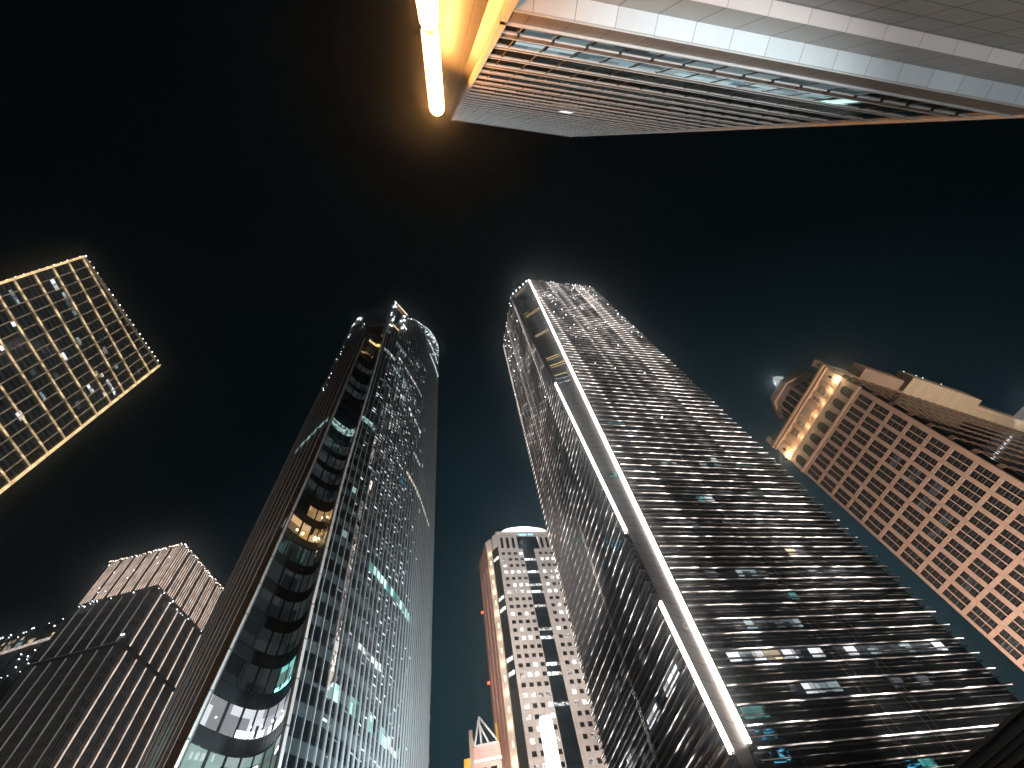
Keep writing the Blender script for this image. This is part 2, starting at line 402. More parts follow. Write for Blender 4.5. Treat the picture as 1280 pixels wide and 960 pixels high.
# the two glowing strips on the corner
def edge_strip(P, uf, h0, h1, wd, side, name='corner_light'):
    mb = MB(); n = max(2, int((h1-h0)/12))
    for i in range(n):
        a = h0+(h1-h0)*i/n; b = h0+(h1-h0)*(i+1)/n
        q = lambda h, du, w: P(uf(h)+du, w, h)
        for (d0, w0), (d1, w1) in (((-wd/2, .5), (wd/2, .5)), ((-wd/2, .1), (-wd/2, .5)), ((wd/2, .5), (wd/2, .1))):
            mb.face([q(a, d0, w0), q(a, d1, w1), q(b, d1, w1), q(b, d0, w0)], [(0, a), (1, a), (1, b), (0, b)], led_white)
    return mb.build(name, T1)
edge_strip(PR, lambda h: u_c(h)+.3, 36, H1, 1.2, 1)
for r0, r1 in ((.333, .620), (.83, 1.677)):
    k = 65.9/.555; a = .029/.555
    hh = [q*(k-a*H1)/(1-a*q) for q in (r0, r1)]
    edge_strip(PL, lambda h: u_b(h)+.3, hh[0], hh[1], 1.15, 1)
# thin lit slots across the corner panel
def chamfer_pt(f, h, w=.08):
    a = Vector(PL(u_b(h), 0, h)); b = Vector(PR(u_c(h), 0, h)); d = (b-a).normalized(); n = Vector((d.y, -d.x, 0))
    if n.dot(-a) < 0: n = -n
    return a+(b-a)*f+n*w
for h, mat, f0, f1, th in ((352, led_gold, .1, .9, .5), (348, led_gold, .1, .6, .3), (325, dim_room, .1, .9, .6), (297, led_gold, .1, .35, .4), (291, led_gold, .15, .9, .5), (288.5, led_gold, .15, .9, .35),
                           (250, led_gold, .1, .85, .5), (248, led_gold, .1, .85, .35), (213, led_gold, .1, .8, .5), (210.5, led_gold, .1, .8, .3), (203, led_gold, .1, .9, .5), (200.5, led_gold, .1, .9, .3), (191, led_gold, .1, .8, .4),
                           (186, cool_room, .1, .9, 1.6), (182, cool_room, .1, .75, 1.2)):
    mb = MB(); mb.face([chamfer_pt(f0, h), chamfer_pt(f1, h), chamfer_pt(f1, h+th), chamfer_pt(f0, h+th)], [(f0*12, h), (f1*12, h), (f1*12, h+th), (f0*12, h+th)], mat)
    mb.build('lit_slot', T1)
# bracket fitting on the corner
mb = MB(); c0 = chamfer_pt(.55, 58, .6); mb.ball(c0, .7, pale_metal); mb.bar(chamfer_pt(.55, 58, 0), c0, .15, pale_metal); mb.build('corner_fitting', T1)
# lamps along the corner roof edge and a mast
for i in range(5):
    mb = MB(); p = chamfer_pt(.1+.2*i, H1+.4, .3); mb.ball(p, .55, led_point); mb.bar(p-Vector((0, 0, 1.2)), p, .12, grey_metal); mb.build('roof_lamp', T1)
mb = MB(); p = chamfer_pt(.3, H1, -3); mb.bar(p, p+Vector((0, 0, 34)), (.8, .4), pale_metal); mb.build('mast', T1)
# small lamps scattered on the fins near the top
pl = []
for i in range(95):
    if rr.random() < .68:
        h = hs[min(len(hs)-3, int(len(hs)-3-abs(rr.gauss(0, 22))))]; u = rr.uniform(max(0, u_c(h))+2, UD); p = FR.p(u, 1.4, h)
    else:
        h = hs[min(len(hs)-3, int(len(hs)-3-abs(rr.gauss(0, 16))))]; u = rr.uniform(1, UA); p = PL(u, 1.4, h)
    pl.append(MB().ball(p, rr.uniform(.14, .34), led_point, 6, 4))
for i in range(14): pl.append(MB().ball(FR.p(rr.uniform(1, UD), .6, H1+.3), rr.uniform(.12, .34), led_point, 6, 4))
for i in range(9): pl.append(MB().ball(PL(rr.uniform(1, UA), .6, H1+.3), rr.uniform(.12, .34), led_point, 6, 4))
many('fin_lamp', pl, T1)
# lit offices between the fins, cyan panes as painted reflections: (frame, u0, u1, storey height, material)
def offices(P, u0, u1, h, mats, step=2.96, low=False):
    k = round((h-F0)/FH-.3); b = F0+FH*k
    n = max(1, int((u1-u0)/step))
    for i in range(n):
        mat = mats[rr.randrange(len(mats))]
        if mat is None: continue
        a = u0+(u1-u0)*i/n; c = u0+(u1-u0)*(i+1)/n-.18
        mb = MB(); lo, hi = (b+1.25, b+FH*.5-.12) if low else (b+FH*.5+.12, b+FH-.32)
        fr = type('f', (), {'p': staticmethod(P)})
        mb.box(fr, a, c, .03, .07, lo, hi, mat)
        if not low: mb.box(fr, a, c, .03, .07, b+1.25, b+FH*.5-.12, mat)
        mb.build('lit_window', T1)
d_, c_, w_, g_, y_, z_ = dim_room, cool_room, white_room, warm_room, teal_room, None
offices(PR, -10, -1, 51, [w_, c_, w_]); offices(PR, -1, 7, 51, [g_, w_, g_]); offices(PR, 7, 14, 51, [d_, d_, w_])
offices(PR, 17, 26, 51.5, [d_, d_, w_]); offices(PR, 26, 48, 51.5, [w_, d_, c_, d_])
offices(PR, -4, 14, 58.8, [d_, c_, d_]); offices(PR, 3, 12, 44.3, [c_, w_]); offices(PR, 0, 2.9, 44.3, [d_])
offices(PR, 25, 42, 44.2, [d_, z_, c_, d_]); offices(PR, 43, 50, 44.2, [cyan_reflection, z_])
offices(PR, -6, 15, 73, [d_, z_, d_, c_]); offices(PR, 28, 44, 72.6, [d_, d_, z_]); offices(PR, 20, 33, 80, [z_, d_, g_, d_])
offices(PR, 19, 43, 102.5, [d_, z_, d_, y_]); offices(PR, 10, 16, 102, [w_, y_]); offices(PR, 16.5, 19, 66.4, [y_]); offices(PR, -2, 40, 91, [d_, z_, z_, d_])
offices(PR, -20, -9, 109.5, [c_, y_, z_]); offices(PR, -5, 2, 144.5, [y_, cyan_reflection]); offices(PR, 24, 30, 122, [d_, w_]); offices(PR, 8, 46, 131, [z_, d_, z_, z_])
offices(PR, -13.5, -8, 41, [cyan_reflection, y_]); offices(PR, -13, -9, 37, [cyan_reflection]); offices(PR, -12.5, -8.5, 33.4, [cyan_reflection]); offices(PR, 10, 27, 30.5, [y_, z_, cyan_reflection, z_])
for hh_ in (95, 118, 137, 152, 160, 171): offices(PR, rr.uniform(-5, 20), rr.uniform(25, 45), hh_, [z_, z_, d_, z_, c_])
offices(PL, -11, -2, 50.2, [w_, c_, w_]); offices(PL, 3, 11, 51, [d_, w_]); offices(PL, 22, 29, 51, [d_, w_]); offices(PL, 3, 19, 128, [d_, z_, c_]); offices(PL, -13, -6, 79, [d_])
offices(PL, 14, 24, 66, [d_, z_, d_]); offices(PL, 0, 8, 62, [d_, d_, z_]); offices(PL, 8, 20, 47, [d_, z_]); offices(PL, 12, 30, 90, [z_, d_, z_])
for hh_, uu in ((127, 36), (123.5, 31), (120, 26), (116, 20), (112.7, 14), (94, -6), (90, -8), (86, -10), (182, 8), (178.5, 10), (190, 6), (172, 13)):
    offices(PL, uu, uu+6, hh_, [cyan_reflection])  # cyan panes painted as a wavy reflection across the left face
# window cleaning cables down the faces
for P, u, hh_, wv in ((FR, 14, 90, 1.7), (FR, 16, 90, 1.7), (FR, 23, 80, 1.7), (FR, 25, 80, 1.7)):
    MB().bar(P.p(u, wv, 6), P.p(u, wv, hh_+40), .035, pale_metal, 4).build('cleaning_cable', T1)
for u in (9, 9.9): MB().bar(PL(u, 1.7, 6), PL(u, 1.7, 150), .04, pale_metal, 4).build('cleaning_cable', T1)

# ================================================================== 2. curved glass tower
T2 = thing('curved_tower', 'dark curved glass tower with a concave slot of lit floors and a ragged crown', 'skyscraper', (-60, 90, GZ))
RT = [(-126.4, 75), (-124, 76.7), (-121, 80), (-117, 87.2), (-113, 98), (-111, 108), (-109.6, 120), (-109.3, 130), (-110.2, 142)]
m1 = lambda h: interp(h, [(0, 123.9), (32, 124.9), (55, 125.9), (88, 126.6), (190, 126.5)])
def m2(h): return interp(h, [(20, 133.9), (36, 133.4), (60, 132.7), (95, 132.0), (180, 131.4)])
LT = [(130.8, 79.5), (131.5, 81), (132.5, 84.5), (133.5, 88.5), (134.5, 93), (135.4, 100), (135.3, 112), (133, 126)]
# right-hand curve as points in plan, resampled at the mullion pitch
def poly_len(pts): return [0]+[sum(math.dist(pts[j], pts[j+1]) for j in range(i+1)) for i in range(len(pts)-1)]
def smooth(pts, n):
    out = []
    for i in range(len(pts)-1):
        p0 = pts[max(0, i-1)]; p1 = pts[i]; p2 = pts[i+1]; p3 = pts[min(len(pts)-1, i+2)]
        for k in range(n):
            s = k/n; out.append(tuple(.5*((2*p1[j])+(-p0[j]+p2[j])*s+(2*p0[j]-5*p1[j]+4*p2[j]-p3[j])*s*s+(-p0[j]+3*p1[j]-3*p2[j]+p3[j])*s**3) for j in (0, 1)))
    return out+[pts[-1]]
RC = smooth([pol(-a, r) for a, r in RT], 12); RL = poly_len(RC)
LC = smooth([pol(a, r) for a, r in LT], 10); LL = poly_len(LC)
def along(C, L, s):
    s = max(0, min(L[-1], s))
    for i in range(len(L)-1):
        if s <= L[i+1]:
            k = (s-L[i])/max(1e-6, L[i+1]-L[i]); return (C[i][0]+(C[i+1][0]-C[i][0])*k, C[i][1]+(C[i+1][1]-C[i][1])*k)
    return C[-1]
def rot(p, deg):
    a = math.radians(deg); return (p[0]*math.cos(a)-p[1]*math.sin(a), p[0]*math.sin(a)+p[1]*math.cos(a))
def rpt(s, h, off=0):
    """point on the right-hand glass at arc length s"""
    p = along(RC, RL, s); q = along(RC, RL, s+.3)
    d = math.atan2(p[1], p[0]); p0 = p
    k = max(0, 1-s/30.0); p = rot(p, (m1(h)-126.4)*k+1.05*(1-min(h, 280)/280)*min(1, s/40))
    tx, ty = q[0]-p0[0], q[1]-p0[1]; l = math.hypot(tx, ty) or 1; n = (-ty/l, tx/l)
    if n[0]*-p[0]+n[1]*-p[1] < 0 and s < 45: n = (-n[0], -n[1])
    if s >= 45: n = (ty/l, -tx/l)
    return (p[0]+n[0]*off, p[1]+n[1]*off, h)
def lpt(s, h, off=0):
    p = along(LC, LL, s); q = along(LC, LL, s+.3); p0 = p
    k = max(0, 1-s/18.0); p = rot(p, (m2(h)-131.2)*k)
    tx, ty = q[0]-p0[0], q[1]-p0[1]; l = math.hypot(tx, ty) or 1; n = (-ty/l, tx/l)
    return (p[0]+n[0]*off, p[1]+n[1]*off, h)
def roof_r(s): return interp(s, [(0, 196), (5, 198), (8.5, 214), (11, 224), (17, 236), (28, 252), (40, 268), (54, 283), (70, 290)])
def roof_l(s): return interp(s, [(0, 184), (4, 202), (8, 217), (12, 229), (16, 234), (40, 234)])
cg = glass_mat('curved_glass', (.006, .008, .0095), 2.7, .025, (1.6, 4.6), wave=.35, wscale=.55, frame=.05, band=.42, bandcol=(.085, .105, .112))
cg_slot = glass_mat('slot_glass', (.004, .006, .007), 1.8, .03, (2.4, 6.15), wave=.5, wscale=.35, frame=.05)
mullion_m = wall_mat('mullion', (.42, .435, .44), rough=.35, vary=.2, spec=.5)
edge_m = wall_mat('edge_fin', (.62, .58, .55), rough=.4, joint=(20, 6.15, .12), dark=.3, spec=.4)
flank_m = wall_mat('flank_fin', (.26, .255, .24), rough=.5, joint=(20, 4.6, .1), dark=.5, vary=.35)
P2 = 1.6; NR = int(RL[-1]/P2); FH2 = 4.6
mb = MB()
hl = [2+FH2*k for k in range(64)]
for i in range(NR):
    s0, s1 = i*P2, (i+1)*P2
    top = min(roof_r(s0), roof_r(s1))
    for h0 in hl:
        if h0 > top: break
        h1 = h0+FH2
        hA, hB = min(h1, roof_r(s0)), min(h1, roof_r(s1))
        if h1+FH2 > top and h1 < max(roof_r(s0), roof_r(s1)): hA, hB = max(hA, roof_r(s0)), max(hB, roof_r(s1))
        j = [R_.uniform(-.016, .016) for _ in range(4)]
        mb.face([rpt(s0, h0, j[0]), rpt(s1, h0, j[1]), rpt(s1, hB, j[2]), rpt(s0, hA, j[3])], [(s0, h0-2), (s1, h0-2), (s1, hB-2), (s0, hA-2)], cg)
mb.build('glass_wall', T2, weld=False)
def ribbon(P, s, h0, h1, wd, d0, d1, mat, seg=10):
    """an upright fin that follows the facade"""
    mb = MB()
    for i in range(seg):
        a = h0+(h1-h0)*i/seg; b = h0+(h1-h0)*(i+1)/seg
        Q = lambda h: [P(s-wd/2, h, d0), P(s-wd/2, h, d1), P(s+wd/2, h, d1), P(s+wd/2, h, d0)]
        qa, qb = Q(a), Q(b)
        for k in range(3): mb.face([qa[k], qa[k+1], qb[k+1], qb[k]], [(k*.3, a), (k*.3+.3, a), (k*.3+.3, b), (k*.3, b)], mat)
    return mb
mul = [ribbon(rpt, i*P2, 2, roof_r(i*P2)-.5, .10, .02, .30, mullion_m) for i in range(1, NR)]
many('mullion', mul, T2)
ribbon(rpt, .25, 2, 198, .55, -.1, .75, edge_m, 40).build('edge_fin', T2)
ribbon(lpt, .3, 2, 182, .45, -.1, .6, edge_m, 40).build('edge_fin', T2)
# flank of deep upright fins
mb = MB(); NL = int(LL[-1]/1.5)
for i in range(NL):
    for a in range(12):
        s0, s1 = i*1.5, (i+1)*1.5; A0 = 2+a*(roof_l(s0)-2)/12; A1 = 2+(a+1)*(roof_l(s0)-2)/12; B0 = 2+a*(roof_l(s1)-2)/12; B1 = 2+(a+1)*(roof_l(s1)-2)/12
        mb.face([lpt(s0, A0), lpt(s1, B0), lpt(s1, B1), lpt(s0, A1)], [(s0, A0), (s1, B0), (s1, B1), (s0, A1)], cg)
mb.build('flank_wall', T2)
flank_dark = wall_mat('flank_fin_dark', (.06, .055, .05), rough=.5)
for i in range(1, NL): ribbon(lpt, i*1.5, 2, roof_l(i*1.5)-.5, .3, .02, (1.25 if i % 2 else .7), (flank_m if i % 2 else flank_dark), 20).build('flank_fin', T2)
# concave slot
def spt(f, h, off=0, dep=6.0):
    a = Vector(lpt(0.3, h)[:2]+(0,)); b = Vector(rpt(.2, h)[:2]+(0,)); d = b-a; n = Vector((d.y, -d.x, 0)).normalized()
    if n.dot(-a) < 0: n = -n
    q = a+d*f-n*(dep*(1-(2*f-1)**2)*min(1, d.length/9))+n*off
    return (q.x, q.y, h)
NS = 7; FS = 6.15; S0 = 39.0
mb = MB()
for i in range(NS*2):
    for k in range(-7, 24):
        h0 = S0+FS*k; h1 = min(h0+FS, 190)
        if h0 >= 190 or h0 < 0: continue
        j = [R_.uniform(-.02, .02) for _ in range(4)]; f0, f1 = i/(NS*2), (i+1)/(NS*2)
        mb.face([spt(f0, h0, j[0]), spt(f1, h0, j[1]), spt(f1, h1, j[2]), spt(f0, h1, j[3])], [(f0*17, h0-S0), (f1*17, h0-S0), (f1*17, h1-S0), (f0*17, h1-S0)], cg_slot)
mb.build('slot_glass', T2, weld=False)
for i in range(1, NS):
    mb = MB()
    for a in range(20):
        h0 = 5+a*9.2; h1 = h0+9.2; f = i/NS
        q = lambda h: [spt(f-.006, h, .02), spt(f-.006, h, .14), spt(f+.006, h, .14), spt(f+.006, h, .02)]
        x, y = q(h0), q(h1)
        for k in range(3): mb.face([x[k], x[k+1], y[k+1], y[k]], [(0, h0), (.1, h0), (.1, h1), (0, h1)], black_metal)
    mb.build('slot_mullion', T2)
def arc_band(fa, fb, h0, h1, off, mat, n=16, pt=None):
    pt = pt or spt; mb = MB()
    for i in range(n):
        a = fa+(fb-fa)*i/n; b = fa+(fb-fa)*(i+1)/n
        mb.face([pt(a, h0, off), pt(b, h0, off), pt(b, h1, off), pt(a, h1, off)], [(a*17, h0), (b*17, h0), (b*17, h1), (a*17, h1)], mat)
        mb.face([pt(a, h0, .0), pt(b, h0, .0), pt(b, h0, off), pt(a, h0, off)], [(a*17, 0), (b*17, 0), (b*17, .2), (a*17, .2)], mat)
    return mb
for k in range(-6, 24):
    h = S0+FS*k
    if 0 < h < 186: arc_band(.0, 1, h-2.05, h-.12, .16, black_metal).build('spandrel', T2)
slot_white = room_mat('slot_white_room', (.9, .95, 1), .95, .30, .35, .25, seed=7, sample=True)
slot_teal = room_mat('slot_teal_room', (.42, .95, .88), .95, .25, .3, .5, seed=8, sample=True)
slot_pale = room_mat('slot_pale_room', (.62, .90, .82), .55, .18, .3, .3, seed=9)
slot_warm = room_mat('slot_warm_room', (1, .62, .28), .75, .12, .35, .35, seed=10)
slot_dim = room_mat('slot_dim_room', (.6, .75, .8), .045, .008, .3, .3, seed=11)
bright_warm = glow_mat('bright_warm', (1, .72, .36), 6, sample=False)
bright_white = glow_mat('bright_white', (.93, .97, 1), 4, sample=False)
dark_item = wall_mat('dark_furniture', (.02, .02, .02), rough=.8)
def slot_room(k, f0, f1, mat, inset=.35, top=3.9):
    n = 7
    for i in range(n):
        a, b = i/n, (i+1)/n
        if b <= f0+.01 or a >= f1-.01: continue
        arc_band(max(a, f0)+.012, min(b, f1)-.012, S0+FS*k+.05, S0+FS*k+top, .05, mat, 3).build('lit_room', T2)
slot_room(0, 0, 1, slot_white); slot_room(-1, 0, 1, slot_pale); slot_room(-2, 0, 1, slot_dim); slot_room(1, .57, .86, slot_teal)
slot_room(6, 0, .72, slot_warm); slot_room(6, .86, 1, slot_teal); slot_room(7, .14, .86, slot_warm, top=3); slot_room(1, .0, .57, slot_dim); slot_room(1, .86, 1, slot_dim)
for k in (2, 3, 4, 5, 8, 9, 10, 11, 16, 17, 19): slot_room(k, 0, 1, slot_dim)
for k, f, mat, r in ((6, .2, bright_warm, .32), (6, .42, bright_warm, .4), (6, .12, bright_warm, .25), (6, .5, bright_warm, .2), (7, .42, bright_warm, .2), (7, .55, bright_warm, .22), (0, .1, bright_white, .12), (0, .42, bright_white, .16), (0, .55, bright_white, .16), (0, .7, bright_white, .18), (0, .86, bright_white, .14)):
    MB().ball(spt(f, S0+FS*k+(1.0 if k else 1.5), .3), r, mat, 8, 6).build('lamp_and_glint', T2)
for f0, f1 in ((.28, .50), (.52, .60), (.66, .80), (.82, .9)):
    arc_band(f0, f1, S0+.1, S0+1.0, .09, bright_white, 4).build('lit_counter', T2)
for f in (.30, .36, .6, .9):
    arc_band(f, f+.3*.2, S0-FS+2, S0-FS+2.5, .09, bright_white, 3).build('lit_counter', T2)
for k, f in ((0, .48), (0, .72), (1, .64), (1, .8)):
    arc_band(f, f+.035, S0+FS*k+.1, S0+FS*k+(1.7 if k == 0 else .9), .12, dark_item, 2).build('plant_silhouette', T2)
arc_band(.57, .86, S0+FS+.05, S0+FS+.55, .09, glow_mat('teal_lamp', (.3, 1, .95), 3, sample=False), 6).build('lit_counter', T2)
# the lit plant storey right round the tower
band_l = led_mat('plant_storey_lights', (.62, .95, .92), .75, .05, .8, .9, (.35, .7), sample=False)
band_w = led_mat('plant_storey_warm', (1, .86, .7), 1.1, .25, .5, .5, (.3, .6), sample=False)
arc_band(0, 1, 116, 119.5, .2, band_l).build('light_band', T2)
def r_band(P, s0, s1, h0, h1, mat, name, off=.06):
    mb = MB(); n = max(2, int(abs(s1-s0)/P2))
    for i in range(n):
        a = s0+(s1-s0)*i/n; b = s0+(s1-s0)*(i+1)/n
        mb.face([P(a, h0, off), P(b, h0, off), P(b, h1, off), P(a, h1, off)], [(a, h0), (b, h0), (b, h1), (a, h1)], mat)
    return mb.build(name, T2)
r_band(rpt, .8, 6, 115.5, 118, band_l, 'light_band'); r_band(rpt, 24, 48, 115.6, 117, band_w, 'light_band')
r_band(lpt, .8, 16, 116.5, 119, band_l, 'light_band', 1.05); r_band(lpt, 1, 12, 76, 78.5, room_mat('flank_room', (.85, .95, 1), .5, .05, .6, .4, seed=12), 'light_band', .4)
r_band(lpt, 9, 16, 30, 44, room_mat('flank_teal', (.5, .85, .8), .55, .1, .5, .1, seed=13), 'light_band', .8)
# lit offices on the curved side: arc length from bearing
def s_at(az):
    best = min(range(len(RC)), key=lambda i: abs(math.degrees(math.atan2(RC[i][1], RC[i][0]))-az) if i < 90 else 99); return RL[best]
def row(az0, az1, h, mats, hh=2.0, P=rpt):
    s0, s1 = s_at(az0), s_at(az1); i0, i1 = int(s0/P2), int(math.ceil(s1/P2))
    for i in range(i0, i1):
        mat = mats[R_.randrange(len(mats))]
        if mat is None: continue
        a, b = i*P2+.12, (i+1)*P2-.12
        mb = MB(); mb.face([rpt(a, h, .05), rpt(b, h, .05), rpt(b, h+hh, .05), rpt(a, h+hh, .05)], [(a, h), (b, h), (b, h+hh), (a, h+hh)], mat); mb.build('lit_window', T2)
teal_bright = room_mat('teal_bright', (.55, 1, .93), 1.8, .3, .7, .6, seed=14)
row(119.2, 112.2, 71, [teal_bright, teal_bright, teal_room], 2.2); row(121.6, 114, 43, [teal_bright, teal_room, None], 2.6); row(124, 121.6, 44, [slot_dim], 3); row(114, 112, 43.4, [white_room, cool_room], 2)
row(118.8, 115.6, 53.8, [white_room], 1.1); row(125.2, 121.5, 167.5, [white_room, cool_room], 2.2); row(120.2, 113.2, 173.5, [white_room, cool_room, white_room], 1.6); row(121.7, 118.8, 182.5, [slot_pale, cool_room], 3)
row(121.5, 117, 161, [cool_room, None], 2); row(113.9, 112.3, 130, [white_room], 1.6); row(115.6, 114.9, 109, [cyan_reflection], 2); row(120, 116, 150, [white_room, cool_room, None], 1.5); row(116, 112.5, 148, [white_room, None], 2)
for k in range(26): 
    az = R_.uniform(110.5, 124); row(az, az-.3, 2+FH2*R_.randrange(6, 45)+2.2, [slot_dim, cool_room, slot_pale, dim_room], 1.8)
# crown: standing slabs, dark cuts, lamps along the sloping roof edge
crown_m = wall_mat('crown_slab', (.34, .37, .38), rough=.5, joint=(2, 3, .1), vary=.3)
def slab(s0, s1, h0, h1, off, th, mat, name, h1b=None):
    mb = MB(); h1b = h1 if h1b is None else h1b
    A = [rpt(s0, h0, off), rpt(s1, h0, off), rpt(s1, h1b, off), rpt(s0, h1, off)]; B = [rpt(s0, h0, off-th), rpt(s1, h0, off-th), rpt(s1, h1b, off-th), rpt(s0, h1, off-th)]
    uv = [(s0, h0), (s1, h0), (s1, h1b), (s0, h1)]
    mb.face(A, uv, mat); mb.face(B[::-1], uv[::-1], mat)
    for i in range(4):
        j = (i+1) % 4; mb.face([A[i], B[i], B[j], A[j]], [(0, 0), (th, 0), (th, 3), (0, 3)], mat)
    return mb.build(name, T2)
slab(.6, 2.4, 186, 226, .5, 4, crown_m, 'crown_slab'); slab(6.6, 8.2, 196, 219, .3, 3, crown_m, 'crown_slab', 214)
slab(.6, 9.5, 222.5, 224.5, .5, 1.2, wall_mat('crown_beam', (.5, .36, .26), rough=.5), 'crown_beam')
slab(.5, 9.6, 225, 225.6, .6, .5, glow_mat('crown_line', (1, .70, .48), 2.2), 'crown_light')
slab(2.6, 6.4, 197, 197.8, .2, 1.5, led_gold, 'crown_light'); slab(-.5, .5, 196.5, 198, .3, 1.5, led_gold, 'crown_light'); slab(8.4, 11.5, 209, 210, .2, 1, glow_mat('crown_warm', (1, .8, .55), 3), 'crown_light')
mb = MB(); CS = [(lpt(9, 0), 207), (lpt(6, 0), 208), (lpt(3, 0), 209.5), (lpt(.5, 0), 208), (rpt(.3, 0), 214), (rpt(3, 0), 213)]
for (a, ha), (b, hb) in zip(CS, CS[1:]):
    k_ = 1.05
    mb.face([(a[0]*k_, a[1]*k_, 183), (b[0]*k_, b[1]*k_, 183), (b[0]*k_, b[1]*k_, hb*k_), (a[0]*k_, a[1]*k_, ha*k_)], [(0, 183), (4, 183), (4, hb), (0, ha)], black_metal)
mb.build('crown_screen', T2)
arc_band(.1, .95, 182.5, 184.3, .35, room_mat('crown_gold_room', (1, .66, .25), 2.4, .3, .6, .8, seed=15)).build('lit_room', T2)
# glowing dashes painted on the glass as reflections of the finned tower's lights
glint_m = [glow_mat('glint_strip_%d' % i, (.85, .95, 1), v, sample=False) for i, v in enumerate((.3, .8, 1.9))]
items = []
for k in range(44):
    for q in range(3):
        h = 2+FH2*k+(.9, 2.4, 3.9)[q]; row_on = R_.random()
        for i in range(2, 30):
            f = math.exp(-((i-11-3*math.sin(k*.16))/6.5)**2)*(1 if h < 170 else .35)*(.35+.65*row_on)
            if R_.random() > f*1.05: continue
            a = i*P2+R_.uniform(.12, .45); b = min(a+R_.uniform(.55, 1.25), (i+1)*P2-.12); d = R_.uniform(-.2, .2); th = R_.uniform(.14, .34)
            mb = MB(); mb.face([rpt(a, h, .04), rpt(b, h+d, .04), rpt(b, h+d+th, .04), rpt(a, h+th, .04)], [(0, 0), (1, 0), (1, .2), (0, .2)], glint_m[min(2, int(R_.random()**1.5*3))]); items.append(mb)
many('lamp_and_glint', items, T2)
mb = MB()
for f0, f1 in ((0, .5), (.5, 1)): mb.face([spt(f0, 190), spt(f1, 190), rpt(8, 196, -8), lpt(8, 190, -8)], [(0, 0), (1, 0), (1, 1), (0, 1)], concrete_roof)
roofpoly = [rpt(s, roof_r(s)-.6) for s in range(0, int(RL[-1]), 4)]; lp = [lpt(s, roof_l(s)-.6) for s in range(int(LL[-1]), 0, -4)]
cx = sum(p[0] for p in roofpoly+lp)/len(roofpoly+lp); cy = sum(p[1] for p in roofpoly+lp)/len(roofpoly+lp)
ring = roofpoly+lp
for i in range(len(ring)): 
    a, b = ring[i], ring[(i+1) % len(ring)]; mb.face([a, b, (cx, cy, 235)], [(0, 0), (1, 0), (.5, 1)], concrete_roof)
a, b = roofpoly[-1], lp[0]
mb.face([(a[0], a[1], GZ), (b[0], b[1], GZ), b, a], [(0, 0), (60, 0), (60, 280), (0, 290)], cg)
mb.build('roof', T2)
pl = []
for i in range(70):
    s = R_.uniform(11, 56); d = abs(R_.gauss(0, 9)); h = roof_r(s)-d*(s-8)/34
    if s > 30 or R_.random() < .35: pl.append(MB().ball(rpt(s, h, .5), R_.uniform(.1, .22), led_point, 6, 4))
for i in range(0, 46, 2):
    s = 9+i+R_.uniform(-.6, .6); pl.append(MB().ball(rpt(s, roof_r(s)+.2, .4), .09+.06*(s > 38), led_point, 6, 4))
for k, hh_ in enumerate((243, 231)):
    for i in range(14): s = 33+k*3+i*1.5; pl.append(MB().ball(rpt(s, hh_+i*.9, .5), .14, led_point, 6, 4))
for i in range(22): s = 4+i*.75; pl.append(MB().ball(lpt(s, roof_l(s)+R_.uniform(-6, 1), 1.2), R_.uniform(.1, .24), led_point, 6, 4))
for i in range(16): pl.append(MB().ball(lpt(R_.uniform(15, 19), R_.uniform(150, 230), 1.3), R_.uniform(.05, .13), led_point, 6, 4))
for i in range(12): pl.append(MB().ball(rpt(R_.uniform(.5, 2.4), R_.uniform(190, 225), .7), R_.uniform(.15, .32), led_point, 6, 4))
for s, h in ((7.6, 218), (8, 213.5), (6.2, 208), (7.9, 203)): pl.append(MB().ball(rpt(s, h, .7), .42, led_point, 6, 4))
many('roof_lamp', pl, T2)

# ================================================================== 3. pale grid tower with an arched crown
T3 = thing('pale_tower', 'pale tower of small square windows with dark central glass strip and lit arched crown', 'office tower', (-18, 220, GZ))
F3 = Frame((-35.0, 206.1), 22); F3S = Frame((-35.0, 206.1), 150)
pale = wall_mat('pale_stone', (.60, .55, .52), rough=.6, joint=(1.72, 2.13, .06), dark=.72, vary=.2)
strip_g = glass_mat('central_glass', (.008, .013, .016), 1.7, .06, (1.72, 1.42), frame=.07, wave=.1)
us = [(a, a+1.95) for a in (1.75, 5.25, 8.7, 12.05)]+[(a, a+1.95) for a in (22.1, 25.5, 28.9, 32.3)]
us = us[:4]+[(a+1.5, b+1.5) for a, b in us[4:]]
hs3 = [(183.75-4.265*k, 185.75-4.265*k) for k in range(43)]
mb = MB()
for u0, u1, cols in ((0, 14.4, us[:4]), (21.2, 36.5, us[4:])): holes_wall(mb, F3, cols, hs3, u0, u1, GZ, 187.9, 0, .35, pale)
slots = [(2.0, 3.6), (5.4, 7.0), (8.8, 10.4), (26.2, 27.8), (29.6, 31.2), (33, 34.6)]
for u0, u1, cols in ((0, 12.1, slots[:3]), (24.9, 36.5, slots[3:])): holes_wall(mb, F3, cols, [(188.6, 197)], u0, u1, 187.9, 200, 0, .5, pale)
mb.face([F3.p(12.1, 0, 198), F3.p(24.9, 0, 198), F3.p(24.9, 0, 200), F3.p(12.1, 0, 200)], [(12.1, 198), (24.9, 198), (24.9, 200), (12.1, 200)], pale)
for u, a, b in ((12.1, 187.9, 198), (24.9, 187.9, 198), (14.4, GZ, 187.9), (21.2, GZ, 187.9)):
    mb.face([F3.p(u, 0, a), F3.p(u, -.5, a), F3.p(u, -.5, b), F3.p(u, 0, b)], [(0, a), (.5, a), (.5, b), (0, b)], pale)
mb.build('stone_wall', T3, weld=False)
